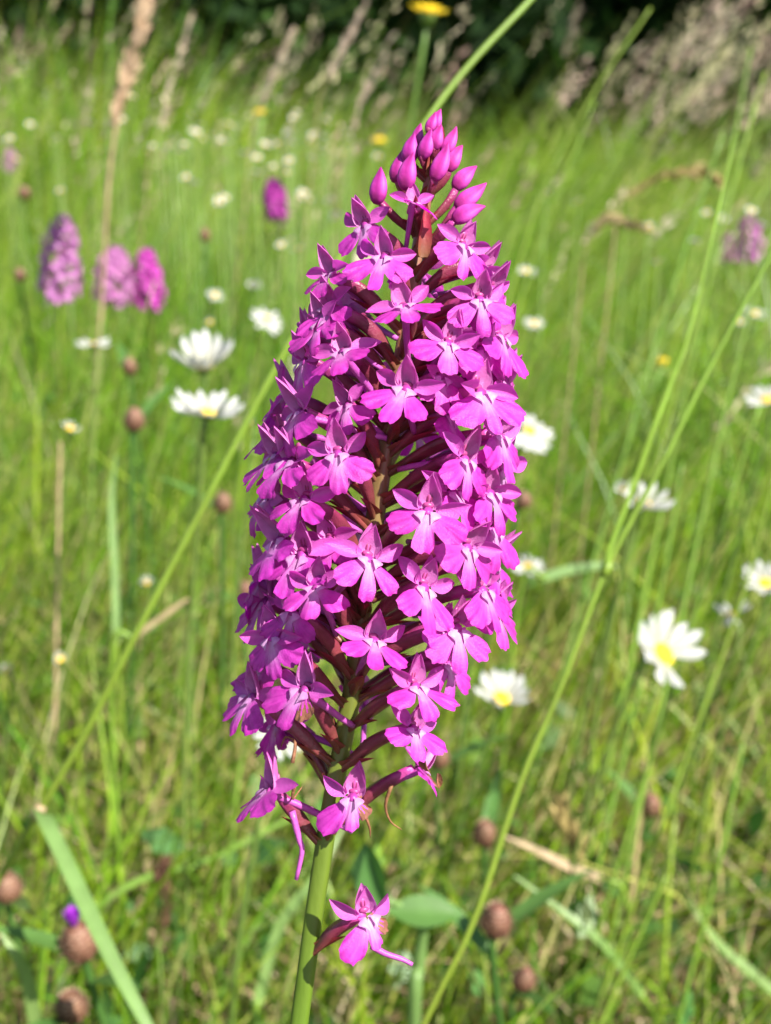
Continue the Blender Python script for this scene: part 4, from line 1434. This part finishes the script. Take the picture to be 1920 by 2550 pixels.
def ribbon(e, org, pix, w, mat, pig=0.5, name='leaf', face=None, tipw=0.1, basew=1.0, fold=0.25):
    """A leaf blade along points (base first), V-folded along its midrib."""
    pts = spline([P(x, y, d) - org if not isinstance(x, Vector) else x for x, y, d in pix], 22)
    v, f = [], []
    face = Vector(face or (0.2, -0.8, 0.6)).normalized()
    n = len(pts)
    for i, p in enumerate(pts):
        t = (pts[min(i + 1, n - 1)] - pts[max(i - 1, 0)]).normalized()
        s = t.cross(face).normalized()
        nn = s.cross(t)
        k = i / (n - 1)
        ww = w / 2 * (basew + (1 - basew) * min(1, k * 4)) * (1 - (1 - tipw) * max(0, (k - 0.45) / 0.55) ** 1.4)
        for q in (-1, -0.5, 0, 0.5, 1):
            v.append(p + s * (ww * q) + nn * (fold * ww * abs(q)))
    for i in range(n - 1):
        for q in range(4):
            k = i * 5 + q
            f.append((k, k + 1, k + 6, k + 5))
    o = obj(name, make_mesh(name, v, f, M[mat], pig=[pig + 0.15 * ((k % 5) == 2) for k in range(len(v))]), e)
    return o


def panicle(e, pts, L, n, mat_col, spread, seed, name='seed_head', sl=0.005):
    """Seed head along a curve of points (tip first)."""
    r = np.random.default_rng(seed)
    pth = spline(pts, 20)
    V = []
    for k in range(n):
        t = r.random()
        i = int(t * 19)
        p = np.array(pth[i].lerp(pth[i + 1], t * 20 - i if i < 19 else 0.5))
        d = np.array((pth[i] - pth[i + 1]).normalized())
        off = r.normal(size=3)
        off /= np.linalg.norm(off)
        wv = spread * math.sin(math.pi * min(0.97, 0.06 + t * 0.9)) ** 0.6
        c = p + off * wv * r.random()
        a = d + 0.6 * off
        a /= np.linalg.norm(a)
        s = np.cross(a, r.normal(size=3))
        s /= np.linalg.norm(s)
        q = np.cross(a, s)
        l_ = sl * (0.7 + 0.7 * r.random())
        V += [c - a * l_, c + s * l_ * 0.32, c + a * l_, c - s * l_ * 0.32, c + q * l_ * 0.2]
    m = n
    f = []
    for k in range(m):
        b = k * 5
        f += [(b, b + 1, b + 4), (b + 1, b + 2, b + 4), (b + 2, b + 3, b + 4), (b + 3, b, b + 4)]
    col = np.repeat(np.array(mat_col)[None] * (0.75 + 0.5 * r.random(m))[:, None], 5, axis=0)
    return obj(name, make_mesh(name, np.array(V), np.array(f), M['head'], colour=col, smooth=False), e)


# the long stalk passing behind the spike, with its folded leaf at the lower joint
e, org, pth = stalk('grass_stalk', [(1400, -90, 0.330), (1320, 0, 0.328), (1080, 275, 0.322), (735, 830, 0.315), (480, 1310, 0.318), (335, 1585, 0.322), (210, 1830, 0.330), (95, 2025, 0.338)],
                    'long green grass stalk slanting behind the spike from upper air to low joint', 0.0020, 'stalk', pig=[0.55, 0.15], taper=0.8)
ribbon(e, org, [(88, 2015, 0.334), (110, 2040, 0.322), (160, 2140, 0.312), (230, 2290, 0.300), (300, 2430, 0.292), (380, 2580, 0.285), (450, 2720, 0.282)], 0.0042, 'paleleaf', pig=0.5, face=(0.5, -0.7, 0.5), tipw=0.4)
v, f = tube([P(105, 2005, 0.337) - org, P(97, 2020, 0.337) - org, P(88, 2036, 0.338) - org], [0.0013, 0.0019, 0.0013], 8)
obj('joint', make_mesh('joint', v, f, M['straw'], pig=[0.5] * len(v)), e)
# right-hand stalk
e, org, pth = stalk('grass_stalk', [(2010, 480, 0.300), (1920, 635, 0.300), (1775, 900, 0.300), (1640, 1170, 0.300), (1510, 1415, 0.300), (1400, 1700, 0.300), (1295, 1950, 0.300), (1180, 2290, 0.302), (1050, 2560, 0.306)],
                    'long yellow-green grass stalk leaning beside the spike with a joint halfway', 0.0016, 'stalk', pig=[0.6, 0.0], taper=0.75)
v, f = tube([P(1518, 1396, 0.300) - org, P(1510, 1415, 0.300) - org, P(1502, 1434, 0.300) - org], [0.0011, 0.0015, 0.0012], 8)
obj('joint', make_mesh('joint', v, f, M['stalk'], pig=[0.3] * len(v)), e)
ribbon(e, org, [(1510, 1410, 0.2985), (1520, 1360, 0.298), (1565, 1240, 0.299), (1640, 1030, 0.302), (1715, 830, 0.308), (1780, 560, 0.316), (1830, 330, 0.325)], 0.0019, 'stalk', pig=0.5, face=(0.7, -0.7, 0.1), tipw=0.25)

# thinner stems leaning in parallel at the right
thin = [((1905, 180, .62), (1800, 560, .62), (1690, 960, .62), (1600, 1260, .62)), ((1800, 330, .66), (1640, 830, .66), (1540, 1180, .66)), ((1870, 120, .7), (1790, 540, .7), (1720, 900, .7)),
        ((1890, 1010, .5), (1800, 1300, .5), (1660, 1760, .5)), ((1930, 1180, .48), (1850, 1480, .48), (1720, 1850, .48)), ((1700, 1150, .55), (1640, 1500, .55), (1560, 1850, .55)),
        ((1480, 250, .8), (1330, 650, .8), (1230, 950, .8)), ((1330, 400, .85), (1240, 700, .85), (1190, 950, .85)), ((1620, 20, .7), (1480, 230, .7), (1350, 480, .7), (1260, 760, .7)),
        ((1930, 560, .52), (1820, 960, .52), (1740, 1330, .52)), ((1880, 260, .58), (1780, 640, .58), (1700, 1010, .58), (1640, 1300, .58)), ((150, 1100, .6), (145, 1350, .6), (140, 1620, .6)),
        ((385, 700, .9), (330, 900, .9), (300, 1050, .9)), ((255, 800, .8), (240, 1000, .8), (230, 1200, .8)), ((690, 1500, .5), (600, 1900, .5), (545, 2400, .5)), ((1850, 1850, .45), (1790, 2150, .45), (1700, 2500, .45)),
        ((1660, 2180, .42), (1560, 2400, .42), (1500, 2540, .42))]
for j, pts in enumerate(thin):
    m_ = 'straw' if j in (11,) else 'stalk'
    stalk('grass_stalk', list(pts), 'thin reddish straw stem upright in the grass' if j == 11 else 'thin green grass stem standing loosely among the meadow grass', 0.0021 if j in (11,) else 0.0019, m_,
          pig=0.3 + 0.4 * ((j * 3) % 4) / 4, cat='grass stem', group=None if j == 11 else 'thin grass stems in the meadow', sides=6)

# dry reed-like head at the upper left
e, org, pth = stalk('dry_grass', [(372, -30, .80), (340, 90, .80), (310, 200, .80), (290, 300, .80), (270, 460, .81), (262, 600, .82)], 'dry beige grass head standing up before the thicket', 0.0026, 'straw', pig=0.6, cat='grass')
panicle(e, [P(378, -40, .80) - org, P(345, 80, .80) - org, P(312, 200, .80) - org, P(290, 290, .80) - org], 0.1, 110, (0.46, 0.33, 0.22), 0.0050, 5, sl=0.008)
# drooping heads right of the spike
for (pts, lab, seed, col) in (([(1800, 450, .75), (1740, 428, .75), (1650, 440, .75), (1560, 490, .75)], 'brown drooping grass head arching over beside the pale orchid', 1, (0.36, 0.28, 0.12)),
                              ([(1620, 575, .8), (1560, 550, .8), (1510, 545, .8), (1480, 575, .8)], 'small brown drooping grass head under a larger one', 2, (0.34, 0.28, 0.14)),
                              ([(395, 2330, .46), (415, 2250, .46), (400, 2180, .46), (420, 2140, .46)], 'dark brown plantain head upright in the low grass', 3, (0.15, 0.075, 0.05)),
                              ([(1390, 1990, .5), (1400, 2030, .5), (1425, 2085, .5), (1440, 2120, .5)], 'straw-coloured seed head leaning in the bright low grass', 4, (0.36, 0.27, 0.11)),
                              ([(480, 30, 1.3), (450, 130, 1.3), (420, 220, 1.3), (400, 320, 1.3)], 'pale feathery grass head before the dark thicket', 6, (0.48, 0.40, 0.30)),
                              ([(735, 70, 1.2), (705, 130, 1.2), (680, 190, 1.2), (655, 260, 1.2)], 'cream seed head leaning before the thicket behind the buds', 7, (0.52, 0.44, 0.33)),
                              ([(915, 0, 1.1), (885, 60, 1.1), (850, 130, 1.1), (820, 190, 1.1)], 'pinkish seed head beside the yellow flower', 8, (0.44, 0.34, 0.28)),
                              ([(960, 130, 1.2), (930, 190, 1.2), (900, 250, 1.2), (880, 320, 1.2)], 'pinkish seed head just behind the top buds', 9, (0.44, 0.35, 0.28))):
    pp = list(pts)
    if seed == 3:
        pp = pp[::-1]
    low = pp[-1]
    tail = [(low[0] - 25, low[1] + 60, low[2] + 0.005), (low[0] - 40, low[1] + 200, low[2] + 0.01)] if seed != 3 else [(low[0] + 5, low[1] + 90, low[2])]
    e, org, pth = stalk('seed_grass', pp + tail, lab, 0.0011, 'straw' if seed != 3 else 'dstem', pig=0.4, cat='grass head', sides=6)
    panicle(e, [P(*p) - org for p in pp], 0.1, 90 if seed != 3 else 160, col, 0.0042 if seed not in (3,) else 0.0030, seed, sl=0.0048 if seed != 3 else 0.0025)

# single broad blades low in the grass
bl = [([(150, 2330, .50), (330, 2200, .50), (520, 2140, .50), (700, 2050, .50), (760, 2030, .50)], 0.0028, 'stalk', 0.6, 'bright green grass blade arching low across behind the stem'),
      ([(1280, 2180, .45), (1400, 2270, .45), (1500, 2350, .45), (1600, 2480, .46)], 0.0038, 'paleleaf', 0.2, 'broad pale grass blade bent over beside the plump knapweed bud'),
      ([(1700, 2230, .46), (1790, 2350, .46), (1880, 2430, .46), (1960, 2500, .46)], 0.0042, 'paleleaf', 0.3, 'broad pale grass blade slanting down among the bright low grass'),
      ([(1250, 2080, .5), (1340, 2120, .5), (1420, 2160, .5), (1500, 2190, .5)], 0.004, 'straw', 0.5, 'straw-coloured blade lying beside the brown knapweed bud'),
      ([(330, 1590, .5), (400, 1540, .5), (455, 1500, .5), (475, 1490, .5)], 0.0024, 'straw', 0.2, 'orange-brown dry blade beside the long stalk'),
      ([(0, 2320, .36), (40, 2380, .36), (70, 2450, .37), (90, 2560, .38)], 0.0042, 'paleleaf', 0.5, 'pale blade beside the purple-tufted bud'),
      ([(1350, 1440, .58), (1420, 1420, .58), (1490, 1410, .58), (1540, 1412, .58)], 0.005, 'paleleaf', 0.8, 'pale arching blade behind the joint of the right stalk'),
      ([(290, 1130, .6), (278, 1250, .6), (285, 1400, .6), (290, 1590, .6)], 0.0036, 'paleleaf', 0.7, 'greyish green flat stalk hanging under the brown bud'),
      ([(640, 2500, .45), (700, 2300, .45), (790, 2180, .45), (860, 2050, .46)], 0.0042, 'paleleaf', 0.5, 'pale blade rising just behind the orchid stem')]
for j, (pts, w, m_, pg, lab) in enumerate(bl):
    pw = [P(*p) for p in pts]
    low = min(pw, key=lambda q: q.z)
    e = empty('wild_grass', Vector((low.x, low.y, 0)))
    tag(e, lab, 'grass blade')
    if pw[0].z > pw[-1].z:
        pts = pts[::-1]
    ribbon(e, e.location.copy(), pts, w, m_, pig=pg, face=(0.3, -0.6, 0.75), tipw=0.15)
    p0 = P(*pts[0]) - e.location
    p1 = P(*pts[1]) - e.location
    d = (p0 - p1).normalized()
    v, f = tube(spline([p0 - d * 0.002, p0 + d * 0.012 + Vector((0, 0, -0.01)), Vector((d.x * 0.02, d.y * 0.02, -0.006))], 10), 0.0012, 6)
    obj('culm', make_mesh('culm', v, f, M['stalk'], pig=[0.4] * len(v)), e)

# broad-leaved herb behind the orchid stem
c1 = P(1055, 2275, 0.36)
base = Vector((c1.x - 0.004, c1.y + 0.012, 0))
e = empty('broadleaf_herb', base)
tag(e, 'bluish green herb with two oval leaves behind the orchid stem', 'herb')
pth = spline([Vector((0, 0, -0.006)), P(1030, 2560, .375) - base, P(1042, 2400, .37) - base, P(1048, 2285, .362) - base, P(960, 2240, .355) - base], 20)
v, f = tube(pth, [0.0022] * 12 + [0.0018] * 6 + [0.0010] * 3, 8)
obj('stem', make_mesh('stem', v, f, M['paleleaf'], pig=[0.5] * len(v)), e)
lv, lf, lt = leaf(0.0205, 0.0105, 10, 6, fold=0.22, bend=-0.05, a=1.0, b=0.75, base=0.2)
mt = frame(P(968, 2268, .356) - base, Vector((0.0, -0.42, 0.9)), Vector((1, -0.05, 0.02)))
obj('leaf', make_mesh('leaf', xf(lv, mt), lf, M['forb'], pig=[0.75 + 0.2 * (k % 7 == 3) for k in range(len(lv))]), e)
lv, lf, lt = leaf(0.0200, 0.0115, 10, 6, fold=0.55, bend=-0.05, a=1.0, b=0.75, base=0.2)
mt = frame(P(958, 2262, .356) - base, Vector((-0.5, -0.75, 0.35)), Vector((-0.55, 0.1, 0.85)))
obj('leaf', make_mesh('leaf', xf(lv, mt), lf, M['forb'], pig=[0.35 + 0.4 * (k % 7 > 3) for k in range(len(lv))]), e)
